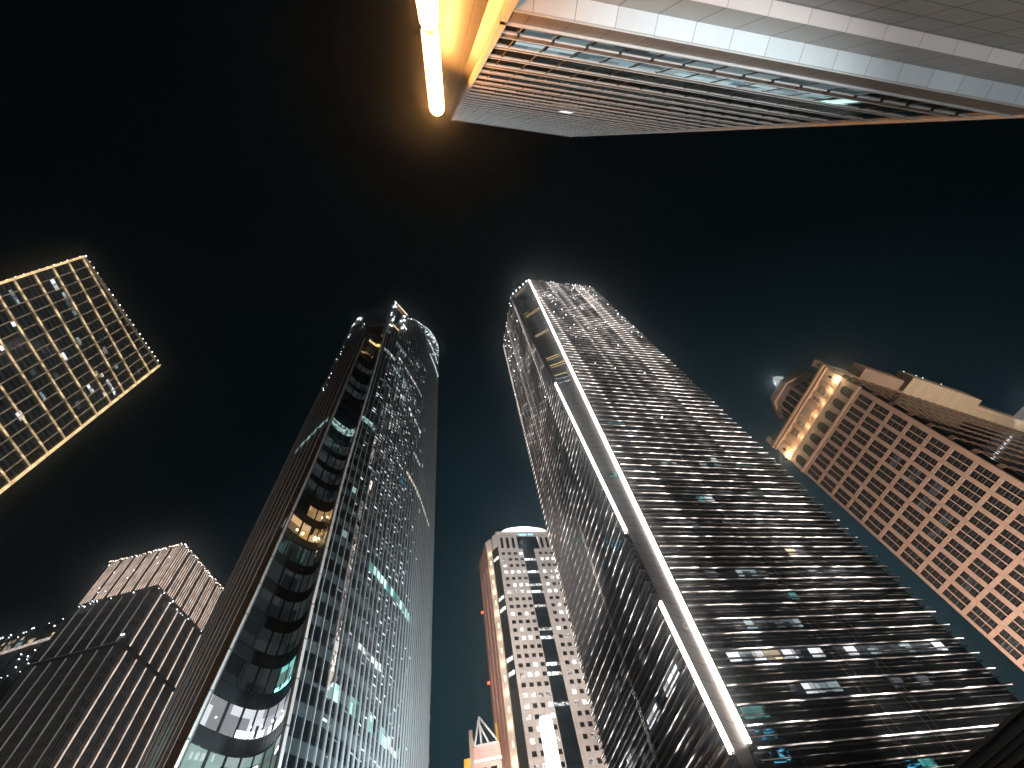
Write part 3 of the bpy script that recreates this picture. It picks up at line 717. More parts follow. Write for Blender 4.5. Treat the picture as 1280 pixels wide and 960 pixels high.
mb = MB(); mb.box(F3, -.4, 36.9, -.2, .45, 200.05, 201.2, pale); mb.box(F3, 36.5, 37, -30, 0, GZ, 200, pale); mb.box(F3, 0, 37, -31, -30.3, GZ, 200, pale); mb.box(F3, 0, 37, -30, -.5, 199, 200, concrete_roof); mb.build('parapet', T3, weld=False)
mb = MB(); mb.face([F3.p(14.4, -.4, GZ), F3.p(21.2, -.4, GZ), F3.p(21.2, -.4, 188), F3.p(14.4, -.4, 188)], [(14.4, 0), (21.2, 0), (21.2, 189.6), (14.4, 189.6)], strip_g)
mb.face([F3.p(12.1, -.4, 188), F3.p(24.9, -.4, 188), F3.p(24.9, -.4, 198), F3.p(12.1, -.4, 198)], [(12.1, 188), (24.9, 188), (24.9, 198), (12.1, 198)], strip_g); mb.build('central_glass', T3, weld=False)
win_dark = glass_mat('dark_window', (.012, .011, .010), 1.6, .08, (1, 1), frame=0, wave=.05)
win_brown = glass_mat('brown_window', (.035, .022, .014), 1.6, .15, (1, 1), frame=0, wave=.05)
win_white = room_mat('lit_office', (1, .97, .92), 3.4, .9, .9, .9, seed=20, sample=True)
win_half = room_mat('half_lit_office', (1, .96, .9), 1.4, .1, 1.1, 1.3, seed=21)
wr = random.Random(11); items = []
lit_rows = {1: (.0, .9), 3: (.95, .9), 4: (0, .5), 5: (.75, .1), 6: (.6, .55), 8: (.2, .2), 9: (.3, .3), 11: (.1, .75), 12: (.4, .6), 13: (.2, .1), 15: (.4, .5), 16: (.7, .5), 18: (.55, .65), 19: (.5, .8), 20: (.1, .3), 22: (.5, .3), 23: (.0, .6), 24: (.3, 0), 25: (0, .9), 27: (.2, .4)}
lit_rows[0] = (.25, 0); strip_lit = {1: 1, 3: 1, 5: .5, 6: 1, 8: .5, 11: .8, 12: 1, 15: 1, 16: 1, 19: .4, 25: .4}
for k, (h0, h1) in enumerate(hs3):
    L, Rr = lit_rows.get(k, (.05, .05))
    for i, (a, b) in enumerate(us):
        x = wr.random(); p = L if i < 4 else Rr
        mat = win_white if x < p*.8 else win_half if x < p*1.1+.06 else (win_brown if wr.random() < .12 else win_dark)
        m_ = MB(); m_.face([F3.p(a, -.3, h0), F3.p(b, -.3, h0), F3.p(b, -.3, h1), F3.p(a, -.3, h1)], [(a, h0), (b, h0), (b, h1), (a, h1)], mat)
        m_.box(F3, a, b, -.29, -.2, h0+1.35, h0+1.45, black_metal); items.append(m_)
    if k in strip_lit:
        m_ = MB()
        for q in range(4):
            a = 14.5+1.68*q
            m_.face([F3.p(a+.1, -.36, h0+.2), F3.p(a+1.55, -.36, h0+.2), F3.p(a+1.55, -.36, h1-.3), F3.p(a+.1, -.36, h1-.3)], [(a, h0), (a+1.5, h0), (a+1.5, h1), (a, h1)], win_white if strip_lit[k] > .9 and q != 3 else win_half)
        m_.build('lit_room', T3)
for a, b in slots:
    m_ = MB(); m_.face([F3.p(a, -.45, 188.6), F3.p(b, -.45, 188.6), F3.p(b, -.45, 197), F3.p(a, -.45, 197)], [(a, 188.6), (b, 188.6), (b, 197), (a, 197)], win_dark); m_.build('tall_window', T3)
many('window', items, T3)
# arched crown standing behind the parapet
mb = MB(); pts = []
for i in range(25):
    x = -1+2*i/24; pts.append((18.3+14.5*x, 202.4+5.6*math.sqrt(max(0, 1-x*x*.96))-1.0))
arch_m = wall_mat('arch_stone', (.75, .70, .66), rough=.6, joint=(1.8, 30, .05), dark=.8)
for (a, ha), (b, hb) in zip(pts, pts[1:]):
    mb.face([F3.p(a, -2.2, 200), F3.p(b, -2.2, 200), F3.p(b, -2.2, hb), F3.p(a, -2.2, ha)], [(a, 200), (b, 200), (b, hb), (a, ha)], arch_m)
    mb.face([F3.p(a, -2.2, ha), F3.p(b, -2.2, hb), F3.p(b, -20, hb), F3.p(a, -20, ha)], [(a, 0), (b, 0), (b, 18), (a, 18)], arch_m)
    mb.face([F3.p(a, -1.7, ha-.7), F3.p(b, -1.7, hb-.7), F3.p(b, -1.7, hb+.2), F3.p(a, -1.7, ha+.2)], [(a, ha), (b, hb), (b, hb), (a, ha)], pale)
    mb.face([F3.p(a, -1.7, ha-.7), F3.p(b, -1.7, hb-.7), F3.p(b, -2.2, hb-.7), F3.p(a, -2.2, ha-.7)], [(a, 0), (b, 0), (b, .5), (a, .5)], pale)
mb.build('arched_crown', T3, weld=False)
for i in range(7):
    p = F3.p(6+i*4.1, .05, 201.3); m_ = MB(); m_.ball(p, .16, bright_white, 6, 4); m_.build('crown_floodlight', T3)
    point('crown_floodlight_lamp', F3.p(6+i*4.1, -.6, 201.75), 16000, (1, .90, .80), .15)
glow_blue = glow_mat('blue_neon', (.15, .75, 1), 5)
for a, b in ((13.8, 18.2), (19.6, 22.5)): MB().box(F3, a, b, .03, .2, 198.6, 199.1, glow_blue).build('neon_tube', T3)
# side: dark glass, pilaster with lamps, brick wing
brick = wall_mat('pink_brick', (.42, .25, .21), rough=.8, joint=(1.1, 4.2, .09), dark=.5, vary=.3)
mb = MB(); P = F3S.p
sd = [(0, 5.2, 196, strip_g), (5.2, 7.6, 198, pale)]
mb.face([P(0, 0, GZ), P(5.0, 0, GZ), P(5.0, 0, 190), P(0, 0, 190)], [(0, 0), (5, 0), (5, 190), (0, 190)], strip_g); mb.build('side_glass', T3, weld=False)
mb = MB(); mb.box(F3S, 5.0, 8.6, -6, .35, GZ, 197.4, pale); mb.box(F3S, -.4, 3.4, -6, .3, 190.1, 199.8, pale); mb.box(F3S, 4.7, 9, -6, .6, 197.4, 199, pale); mb.build('side_pilaster', T3, weld=False)
F3B = Frame(F3S.p(8.6, 0.3, 0)[:2], 119); mb = MB()
holes_wall(mb, F3B, [(3, 5), (8.5, 11), (14, 16)], [(10, 185)], 0, 19, GZ, 200, 0, 1.6, brick); mb.box(F3B, 0, 19, -12, -1.6, GZ, 199.9, brick); mb.build('brick_wing', T3, weld=False)
for k in range(24):
    h = 189-6.4*k; m_ = MB(); m_.box(F3S, 6.0, 6.6, .36, .6, h-1.5, h+.6, glow_mat('pilaster_lamp_glow', (1, .60, .24), 5, sample=False) if k == 0 else bpy.data.materials['pilaster_lamp_glow']); m_.build('wall_lamp', T3)
    if k % 2 == 0: point('wall_lamp_light', F3S.p(6.3, 1.5, h), 500, (1, .62, .30), .3)
    if wr.random() < .55:
        m_ = MB(); m_.face([P(.5, .05, h-1), P(4.4, .05, h-1), P(4.4, .05, h+.8), P(.5, .05, h+.8)], [(0, h), (4, h), (4, h+2), (0, h+2)], win_white); m_.build('lit_room', T3)
for h in (166, 128): MB().ball(F3B.p(18.6, .8, h), .7, glow_mat('red_beacon_%d' % h, (1, .12, .05), 4, sample=False)).build('beacon', T3)

# ================================================================== 4. brick tower with arches and a turret
T4 = thing('brick_tower', 'floodlit tan brick tower with gridded bay windows, a row of arches and an octagonal turret', 'skyscraper', (200, 200, GZ))
F4 = Frame((180.0, 168.5), 120); F4S = Frame((180.0, 168.5), 34)
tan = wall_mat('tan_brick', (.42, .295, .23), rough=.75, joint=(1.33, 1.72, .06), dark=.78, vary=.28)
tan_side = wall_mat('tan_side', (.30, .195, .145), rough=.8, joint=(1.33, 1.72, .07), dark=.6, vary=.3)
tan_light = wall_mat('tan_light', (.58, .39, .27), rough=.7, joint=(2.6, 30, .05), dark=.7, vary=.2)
bay_glass = glass_mat('bay_glass', (.006, .008, .010), 1.55, .06, (1.0, 3.2), wave=.1, frame=.0)
muntin = wall_mat('muntin', (.13, .125, .12), rough=.5)
bays = [(2.35+7.98*i, 8.35+7.98*i) for i in range(7)]
rows4 = [(179.0-10.35*k, 187.7-10.35*k) for k in range(18)]
mb = MB(); holes_wall(mb, F4, bays, rows4, 0, 57.6, GZ, 189.2, 0, .55, tan); mb.build('brick_wall', T4, weld=False)
items = []; subs = []
for k, (h0, h1) in enumerate(rows4):
    for i, (a, b) in enumerate(bays):
        fm = MB(); gl = MB()
        c = (a+b)/2
        fm.box(F4, c-.26, c+.26, -.5, -.1, h0, h1, tan)
        gl.face([F4.p(a, -.5, h0), F4.p(b, -.5, h0), F4.p(b, -.5, h1), F4.p(a, -.5, h1)], [(a, h0), (b, h0), (b, h1), (a, h1)], bay_glass)
        for x0, x1 in ((a, c-.34), (c+.34, b)):
            for q in (1, 2): x = x0+(x1-x0)*q/3; fm.box(F4, x-.035, x+.035, -.49, -.4, h0, h1, muntin, 'btu')
            for q in (1, 2): y = h0+(h1-h0)*q/3; fm.box(F4, x0, x1, -.49, -.34, y-.11, y+.11, muntin, 'blr')
            for q in (.42, 1.42, 2.42): y = h0+(h1-h0)*q/3; fm.box(F4, x0, x1, -.49, -.42, y-.04, y+.04, muntin, 'blr')
        items.append((fm, gl))
items.sort(key=lambda q: Vector(q[0].mid()).length+(0 if (lambda s: s and -40 < s[0] < 1320 and -40 < s[1] < 1000)(seen(q[0].mid())) else 1e5))
rest = MB(); restg = MB()
for i, (fm, gl) in enumerate(items):
    if i < 100: o = fm.build('window', T4, weld=False); gl.build('pane', o)
    else: rest.add(fm); restg.add(gl)
o = rest.build('window', T4, weld=False, kind='stuff'); restg.build('pane', o, weld=False, kind='stuff')
# a few dimly lit bays
for k, i in ((4, 2), (5, 3), (3, 2), (6, 3), (6, 4), (8, 5), (5, 2), (10, 6)):
    a, b = bays[i]; h0, h1 = rows4[k]; c = (a+b)/2
    for x0, x1 in ((a, c-.4), (c+.4, b)):
        m_ = MB(); m_.face([F4.p(x0+.1, -.495, h0+2.9), F4.p(x1-.1, -.495, h0+2.9), F4.p(x1-.1, -.495, h1-2.9), F4.p(x0+.1, -.495, h1-2.9)], [(x0, h0), (x1, h0), (x1, h1), (x0, h1)], room_mat('bay_dim', (.7, .85, .9), .12, .01, .8, .6, seed=30) if 'bay_dim' not in bpy.data.materials else bpy.data.materials['bay_dim']); m_.build('lit_room', T4)
mb = MB()
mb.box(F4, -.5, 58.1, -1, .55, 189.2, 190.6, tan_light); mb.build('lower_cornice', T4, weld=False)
mb = MB(); mb.box(F4, 0, 57.6, -12, 0, 190.6, 201, tan, 'u')
for i in range(8): mb.box(F4, -.1+7.98*i+(.3 if i else 0), 1.7+7.98*i if i < 7 else 57.7, 0, .3, 190.6, 201, tan, 'b')
mb.build('arch_storey', T4, weld=False)
for i, (a, b) in enumerate(bays):
    c = (a+b)/2; r = 2.45; ob = MB(); gl = MB(); spring = 196.0
    prof = [(c-r, 191)]+[(c-r*math.cos(math.pi*q/14), spring+r*1.05*math.sin(math.pi*q/14)) for q in range(15)]+[(c+r, 191)]
    gl.face([F4.p(x, .04, y) for x, y in prof], prof, bay_glass)
    pr2 = [(c-r-.55, 191)]+[(c-(r+.55)*math.cos(math.pi*q/14), spring+(r*1.05+.55)*math.sin(math.pi*q/14)) for q in range(15)]+[(c+r+.55, 191)]
    for q in range(len(prof)-1):
        A, B, C_, D_ = prof[q], prof[q+1], pr2[q+1], pr2[q]
        ob.face([F4.p(A[0], .42, A[1]), F4.p(B[0], .42, B[1]), F4.p(C_[0], .42, C_[1]), F4.p(D_[0], .42, D_[1])], [A, B, C_, D_], tan)
        ob.face([F4.p(A[0], .05, A[1]), F4.p(B[0], .05, B[1]), F4.p(B[0], .42, B[1]), F4.p(A[0], .42, A[1])], [(0, 0), (1, 0), (1, .4), (0, .4)], tan)
        ob.face([F4.p(D_[0], 0, D_[1]), F4.p(C_[0], 0, C_[1]), F4.p(C_[0], .42, C_[1]), F4.p(D_[0], .42, D_[1])], [(0, 0), (1, 0), (1, .4), (0, .4)], tan)
    for x in (-.8, .8): ob.box(F4, c+x-.06, c+x+.06, .05, .14, 191, spring+2, muntin, 'b')
    for y in (192.8, 194.6, 196.2): ob.box(F4, c-r, c+r, .05, .12, y-.05, y+.05, muntin, 'b')
    o = ob.build('arched_window', T4, weld=False); gl.build('pane', o)
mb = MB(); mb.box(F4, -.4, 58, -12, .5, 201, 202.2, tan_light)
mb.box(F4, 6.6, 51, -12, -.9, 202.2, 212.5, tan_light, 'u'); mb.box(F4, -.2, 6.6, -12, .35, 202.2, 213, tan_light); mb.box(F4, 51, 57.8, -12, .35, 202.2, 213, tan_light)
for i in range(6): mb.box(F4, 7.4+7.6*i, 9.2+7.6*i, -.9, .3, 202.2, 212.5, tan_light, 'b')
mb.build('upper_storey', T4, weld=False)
for i in range(5):
    a = 9.9+7.6*i; m_ = MB()
    for q in range(4):
        for y in (206.2, 209.2): m_.face([F4.p(a+q*1.15, -.86, y), F4.p(a+q*1.15+.8, -.86, y), F4.p(a+q*1.15+.8, -.86, y+2.5), F4.p(a+q*1.15, -.86, y+2.5)], [(q, y), (q+1, y), (q+1, y+2), (q, y+2)], win_dark)
    m_.build('window', T4, weld=False)
for u in (2.2, 54): MB().box(F4, u, u+1.5, .3, .38, 207, 209.4, win_dark).build('window', T4)
mb = MB()
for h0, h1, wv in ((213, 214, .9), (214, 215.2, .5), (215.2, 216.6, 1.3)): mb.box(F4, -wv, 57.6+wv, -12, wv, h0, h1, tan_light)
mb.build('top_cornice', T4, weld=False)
for u in (2, 10, 18, 26, 34, 42, 50, 55.6):
    MB().ball(F4.p(u, .25, 202.6), .2, bright_warm, 6, 4).build('cornice_lamp', T4)
    point('cornice_lamp_light', F4.p(u, 1.5, 203.2), 3600 if u in (2, 55.6) else 900, (1, .68, .36), .2)
# turret
tc_ = F4.p(27.5, -16.5, 0)
def octo(r, k=8, ph=math.radians(120+22.5)): return [(tc_[0]+r*math.cos(ph+2*math.pi*i/k), tc_[1]+r*math.sin(ph+2*math.pi*i/k)) for i in range(k)]
mb = MB(); mb.prism(octo(18), 205, 232.5, tan); mb.prism(octo(19), 232.5, 234, tan_light); mb.prism(octo(18.3), 234, 238, tan); mb.build('turret', T4, weld=False)
for sgn in range(8):
    o8 = octo(18.02); A = Vector(o8[sgn]+(0,)); B = Vector(o8[(sgn+1) % 8]+(0,)); mid = (A+B)/2
    nv = Vector((mid.x-tc_[0], mid.y-tc_[1], 0)).normalized()
    if nv.dot(-mid) < 0: continue
    dv = (B-A).normalized()
    for q in ((-4.3, 0, 4.3)):
        prof = [(q-1.75, 217)]+[(q-1.75*math.cos(math.pi*x/10), 226+1.9*math.sin(math.pi*x/10)) for x in range(11)]+[(q+1.75, 217)]
        gl = MB(); gl.face([tuple(mid+dv*x+nv*.06+Vector((0, 0, y))) for x, y in prof], prof, bay_glass)
        rg = MB(); p2 = [(q+(x-q)*1.16, 217 if y <= 217 else 226+(y-226)*1.2) for x, y in prof]
        for i in range(len(prof)-1):
            pts4 = [prof[i], prof[i+1], p2[i+1], p2[i]]; rg.face([tuple(mid+dv*x+nv*.4+Vector((0, 0, y))) for x, y in pts4], pts4, tan)
            rg.face([tuple(mid+dv*prof[i][0]+nv*.07+Vector((0, 0, prof[i][1]))), tuple(mid+dv*prof[i+1][0]+nv*.07+Vector((0, 0, prof[i+1][1]))), tuple(mid+dv*prof[i+1][0]+nv*.4+Vector((0, 0, prof[i+1][1]))), tuple(mid+dv*prof[i][0]+nv*.4+Vector((0, 0, prof[i][1])))], [(0, 0), (1, 0), (1, 1), (0, 1)], tan)
        o = rg.build('arched_window', T4, weld=False); gl.build('pane', o)
spire_m = wall_mat('spire_metal', (.55, .60, .62), rough=.4, vary=.3)
mb = MB(); mb.bar((tc_[0], tc_[1], 238), (tc_[0], tc_[1], 252), (6.0, 2.6), spire_m, 12); mb.build('spire', T4, weld=False)
mb = MB(); fin_lit = led_mat('lantern_lights', (.9, 1, .98), .9, .1, 1.2, 1.2, (.4, .6))
for k_ in range(4): mb.prism([(tc_[0]+rr_*math.cos(x*math.pi/5), tc_[1]+rr_*math.sin(x*math.pi/5)) for x in range(10) for rr_ in [(3.0, 3.9, 3.4, 2.0)[k_]]], 252+k_*2.1, 253.4+k_*2.1, fin_lit)
mb.bar((tc_[0], tc_[1], 252), (tc_[0], tc_[1], 266), (.5, .2), spire_m); mb.build('lantern', T4, weld=False)
point('lantern_light', F4.p(27.5, -8, 249), 900, (.9, 1, 1), .5)
for u in (-1.2, 55.2):
    mb = MB(); mb.box(F4, u, u+3.6, -3.6, .4, 216.6, 222, tan); mb.box(F4, u-.3, u+3.9, -3.9, .7, 222, 223, tan); mb.ball(F4.p(u+1.8, -1.6, 224.4), 1.3, tan); mb.box(F4, u+1.2, u+2.2, .4, .46, 218.4, 220, win_dark); mb.build('corner_post', T4, weld=False)
# side face with faceted bays
side_glass = glass_mat('side_glass', (.006, .007, .007), 1.5, .08, (1.6, 3.45), wave=.15, frame=.09)
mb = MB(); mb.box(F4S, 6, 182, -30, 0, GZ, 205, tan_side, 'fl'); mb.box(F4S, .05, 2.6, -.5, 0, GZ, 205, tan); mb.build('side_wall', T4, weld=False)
SB = 6.6
for i in range(27):
    u0 = 2.6+SB*i; mb = MB()
    pf = [(u0, 0), (u0+1.9, 1.5), (u0+4.5, 1.5), (u0+SB-.1, 0)]
    for k in range(21):
        h0 = 205-10.35*(k+1); h1 = h0+10.35
        if h1 < 0: continue
        h0 = max(h0, GZ)
        for (a, wa), (b, wb) in zip(pf, pf[1:]):
            e = .0
            mb.face([F4S.p(a, wa, h0), F4S.p(b, wb, h0), F4S.p(b, wb, h1-2.4), F4S.p(a, wa, h1-2.4)], [(a, h0), (b, h0), (b, h1-2.4), (a, h1-2.4)], side_glass)
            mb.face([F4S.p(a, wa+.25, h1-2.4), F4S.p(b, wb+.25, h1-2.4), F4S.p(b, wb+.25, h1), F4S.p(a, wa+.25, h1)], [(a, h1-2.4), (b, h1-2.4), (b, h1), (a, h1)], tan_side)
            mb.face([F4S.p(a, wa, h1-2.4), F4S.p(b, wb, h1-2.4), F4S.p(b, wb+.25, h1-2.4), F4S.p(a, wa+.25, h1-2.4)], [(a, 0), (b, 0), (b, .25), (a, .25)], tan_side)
    mb.build('bay_column', T4, weld=False)
mb = MB(); mb.box(F4S, .3, 54, -10, 1.6, 205.0, 207, tan_light); mb.box(F4S, 1, 54, -10, 1.9, 207, 216.5, tan); mb.build('side_cornice', T4, weld=False)
mb = MB(); mb.box(F4S, 18, 50, -6, 8.2, 207.5, 216, tan); mb.build('projecting_bay', T4, weld=False)
pale_soffit = wall_mat('pale_soffit', (.66, .52, .38), rough=.6, joint=(2.2, 40, .12), dark=.45, vary=.25)
mb = MB(); mb.box(F4S, 54, 116, -6, 12, 207.2, 217, pale_soffit); mb.box(F4S, 116, 158, -6, 5.2, 207.2, 215, pale_soffit); mb.box(F4S, 116, 182, -6, 7.5, 209.5, 218, pale_soffit); mb.build('projecting_crown', T4, weld=False)
for u in (58, 69, 75, 92): MB().ball(F4S.p(u, 12.2, 217.3), .18, led_point, 6, 4).build('crown_lamp', T4)
spot('side_floodlight', F4S.p(40, 90, 3), F4S.p(45, 4, 207), 1.2e6, (1, .82, .66), 60)
spot('side_floodlight', F4S.p(110, 90, 3), F4S.p(115, 6, 207), 1.5e6, (1, .86, .70), 60)

# ================================================================== 5. dark tower with a bright slatted crown
T5 = thing('slatted_tower', 'dark tower with bright upright light lines and a glowing slatted crown', 'office tower', (-215, 165, GZ))
F5R = Frame((-194.5, 147.4), 91.5); F5L = Frame((-194.5, 147.4), 183)
body_g = glass_mat('slatted_tower_glass', (.010, .013, .017), 1.5, .15, (1.16, 4.2), wave=.08, frame=.05, band=.4, bandcol=(.11, .105, .10))
fin5 = wall_mat('bronze_fin', (.20, .18, .165), rough=.5, vary=.3)
line5 = led_mat('upright_light', (1, .80, .66), 1.5, .75, 1, .25, (.3, .7), sample=False)
line5d = led_mat('upright_light_dim', (.9, .85, .74), .26, .06, 1, .05, (.3, .75), sample=False)
slat5 = led_mat('crown_slat_light', (1, .74, .60), 1.3, .4, .4, .22, (.3, .7), sample=False)  # whole slats emit, standing in for LED light falling on them
mb = MB(); mb.box(F5R, 0, 40, -.3, 0, GZ, 174, body_g, 'tu'); mb.build('glass_wall', T5, weld=False)
mb = MB(); mb.box(F5L, 0, 40.3, -.3, 0, GZ, 174, body_g, 'tu'); mb.build('glass_wall', T5, weld=False)
c1 = F5R.p(40, 0, 0); c2 = F5L.p(40.3, 0, 0); far_c = (c1[0]+c2[0]-F5R.o[0], c1[1]+c2[1]-F5R.o[1])
mb = MB(); mb.prism([F5R.p(0, -.4, 0)[:2], c1[:2], far_c, c2[:2]], GZ, 173, concrete_roof); mb.build('rear_wall', T5)
for fr, top in ((F5R, 40), (F5L, 40.3)):
    mb = MB(); u = .58
    while u < top:
        mb.box(fr, u-.08, u+.08, .01, .28, GZ, 143, fin5, 'btu'); mb.box(fr, u-.08, u+.08, .01, .28, 144.6, 172, fin5, 'btu'); u += 1.16
    mb.build('fin_screen', T5, weld=False)
for u in (4.2, 11.1, 18, 24.9, 31.8, 38.6): MB().box(F5R, u-.16, u+.16, .52, .95, 20, 171.5, line5).build('light_line', T5)
for u in (2.2, 8.9, 15.6, 22.3, 29, 35.7): MB().box(F5L, u-.18, u+.18, .52, .9, 20, 171.5, line5d).build('light_line', T5)
mb = MB(); mb.box(F5R, -1.4, 40, -.2, 1.4, 143.0, 144.6, black_metal); mb.box(F5L, -.2, 40.4, -.2, 1.4, 143.003, 144.597, black_metal); mb.build('ledge', T5, weld=False)
mb = MB(); mb.box(F5L, -.4, 40.4, 1.41, 1.5, 144.2, 144.5, wall_mat('ledge_trim', (.6, .58, .55))); mb.build('ledge_trim', T5, weld=False)
mb = MB(); mb.box(F5R, -.3, 40, -.6, .0, 174, 199.4, black_metal); mb.box(F5L, .0, 40.3, -.6, .003, 174.003, 199.397, black_metal); mb.build('crown_backing', T5, weld=False)
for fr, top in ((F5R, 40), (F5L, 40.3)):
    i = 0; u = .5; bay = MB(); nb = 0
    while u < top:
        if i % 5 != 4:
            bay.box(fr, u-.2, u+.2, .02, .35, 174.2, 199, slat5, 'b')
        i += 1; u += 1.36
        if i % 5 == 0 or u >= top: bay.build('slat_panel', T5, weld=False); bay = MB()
mb = MB(); mb.box(F5R, -.5, 40, .0, .7, 199.4, 200, fin5); mb.box(F5L, -.5, 40.3, .0, .7, 199.403, 200.003, fin5); mb.build('coping', T5, weld=False)
pr = random.Random(5); pl = []
led_pink = glow_mat('led_pink', (1, .82, .70), 5, sample=False)
for fr in (F5R, F5L):
    for i in range(44):
        u = i*.93; pl.append(MB().ball(fr.p(u, .8+pr.uniform(-.1, .1), 199.4+pr.uniform(-.9, .6)), pr.uniform(.14, .34), led_pink, 6, 4))
for fr in (F5R, F5L):
    for i in range(11): pl.append(MB().ball(fr.p(pr.uniform(0, 40), 1.1, 173+pr.uniform(-2.5, .5)), pr.uniform(.12, .26), led_point, 6, 4))
for i in range(10): pl.append(MB().ball(F5L.p(pr.uniform(2, 39), .9, pr.uniform(177, 197)), .2, led_point, 6, 4))
pl += [MB().ball(F5L.p(1.2, 1, 147.8), .35, led_point, 6, 4), MB().ball(F5L.p(.2, 1, 147.8), .3, led_point, 6, 4)]
many('crown_lamp', pl, T5)

# ================================================================== 6. far tower at the left edge
T6 = thing('distant_tower', 'distant dark tower with rows of lit windows near its roof, behind the slatted tower', 'office tower', (-310, 200, GZ))
F6 = Frame((-282.6, 174.5), 179.2)
body6 = wall_mat('dark_ribs', (.035, .033, .032), rough=.6, joint=(1.5, 60, .25), dark=.25)
mb = MB(); mb.box(F6, -40, 80, -40, 0, GZ, 200, body6); mb.build('wall', T6, weld=False)
for u in range(-12, 66, 7): MB().box(F6, u-1.1, u+1.1, .02, .5, 20, 200.5, black_metal).build('pier', T6, weld=False)
band6 = led_mat('roof_band_light', (1, .80, .70), .95, .3, .35, 1, (.3, .6), sample=False)
MB().box(F6, -2, 66, .52, .8, 187.6, 189.4, band6).build('light_band', T6)
for a, b, h0, h1, mat in ((-3.6, 2.4, 189.9, 192.6, warm_room), (10, 17, 190.4, 192.8, warm_room), (17.6, 26, 190.6, 193, cool_room), (26.6, 34, 190.8, 193.2, warm_room), (20, 33, 194.5, 196.4, warm_room)):
    MB().box(F6, a, b, .03, .1, h0, h1, mat).build('lit_window', T6)
pl = [MB().ball(F6.p(pr.uniform(-6, 60), .7, pr.choice((200.4, 200.4, 199, 197, 183, 180, 178, 175, 171))), pr.uniform(.14, .32), led_point, 6, 4) for i in range(42)]
many('wall_lamp', pl, T6)

# ================================================================== 7. golden grid tower
T7 = thing('gold_grid_tower', 'dark glass tower crossed by golden light lines in a grid', 'skyscraper', (-160, 30, GZ))
F7 = Frame((-146.2, 51.2), 100)
g7 = glass_mat('gold_grid_glass', (.007, .010, .013), 1.6, .08, (3.5, 2.0), wave=.25, frame=.12, band=.5, bandcol=(.06, .08, .095))
gold_beam = wall_mat('gold_beam', (.34, .26, .17), rough=.5)
gold_hi = led_mat('gold_line', (1, .70, .38), 1.5, .30, .35, .3, (.35, .75), sample=False)
gold_edge = led_mat('gold_edge', (1, .68, .34), 1.7, .9, .4, .3, (.3, .7), sample=False)
gold_lo = led_mat('gold_line_thin', (1, .76, .48), .36, .12, .3, .3, (.3, .7), sample=False)
def roof7(u): return 200+u*(10.2/49.6)
mb = MB()
mb.face([F7.p(-49.6, 0, GZ), F7.p(0, 0, GZ), F7.p(0, 0, 200), F7.p(-49.6, 0, roof7(-49.6))], [(-49.6, 0), (0, 0), (0, 200), (-49.6, 190)], g7); mb.build('glass_wall', T7, weld=False)
mb = MB()
A, B, C_, D_ = F7.p(-49.6, 0, 0), F7.p(0, 0, 0), F7.p(0, -38, 0), F7.p(-49.6, -38, 0)
for p, q, hp, hq in ((B, C_, 200, 200), (C_, D_, 200, 189.8), (D_, A, 189.8, 189.8)):
    mb.face([(p[0], p[1], GZ), (q[0], q[1], GZ), (q[0], q[1], hq), (p[0], p[1], hp)], [(0, 0), (38, 0), (38, hq), (0, hp)], g7)
mb.face([(A[0], A[1], 189.8), (B[0], B[1], 200), (C_[0], C_[1], 200), (D_[0], D_[1], 189.8)], [(0, 0), (1, 0), (1, 1), (0, 1)], concrete_roof); mb.build('rear_wall', T7, weld=False)
def tilted(u0, h0, u1, h1, th, w1, mat, name):
    fr = type('f', (), {'p': staticmethod(lambda u, w_, h: F7.p(u, w_, h+h0+(h1-h0)*(u-u0)/(u1-u0)))}); mb = MB(); mb.box(fr, u0, u1, .02, w1, -th/2, th/2, mat, 'b'); return mb.build(name, T7, weld=False)
lines7 = [(193.0, 189.2), (183, 182), (175.1, 174.6), (166.9, 166.4), (158.9, 158.5), (151, 151), (143.2, 143.2), (135.4, 135.4), (128.6, 128.6), (121.2, 121.2), (113.6, 113.6), (106, 106), (98, 98), (90, 90)]
for a, b in lines7: tilted(-49.6, b, 0, a, .26, .5, gold_hi, 'light_line')
tilted(-49.9, 190, .3, 200.2, .8, .7, gold_beam, 'roof_coping'); 
for i in range(15):
    u = -49.6+i*3.543
    edge = i in (0, 14)
    MB().box(F7, u-(.3 if edge else .09), u+(.3 if edge else .09), .02, .75 if edge else .35, 60, roof7(u), gold_edge if edge else gold_lo, 'b').build('upright_line', T7, weld=False)
    if False: MB().box(F7, u+.75, u+.83, .02, .2, 60, roof7(u), gold_lo, 'b').build('upright_line', T7, weld=False)
pl = [MB().ball(F7.p(-49.6+i*2.25, .8, roof7(-49.6+i*2.25)+.6), pr.uniform(.06, .26), led_point if i % 3 == 0 else led_pink, 6, 4) for i in range(23)]
for i in range(16): pl.append(MB().ball(F7.p(-50, .5, 188-i*3.2), pr.uniform(.06, .2), led_pink, 6, 4))
many('roof_lamp', pl, T7)
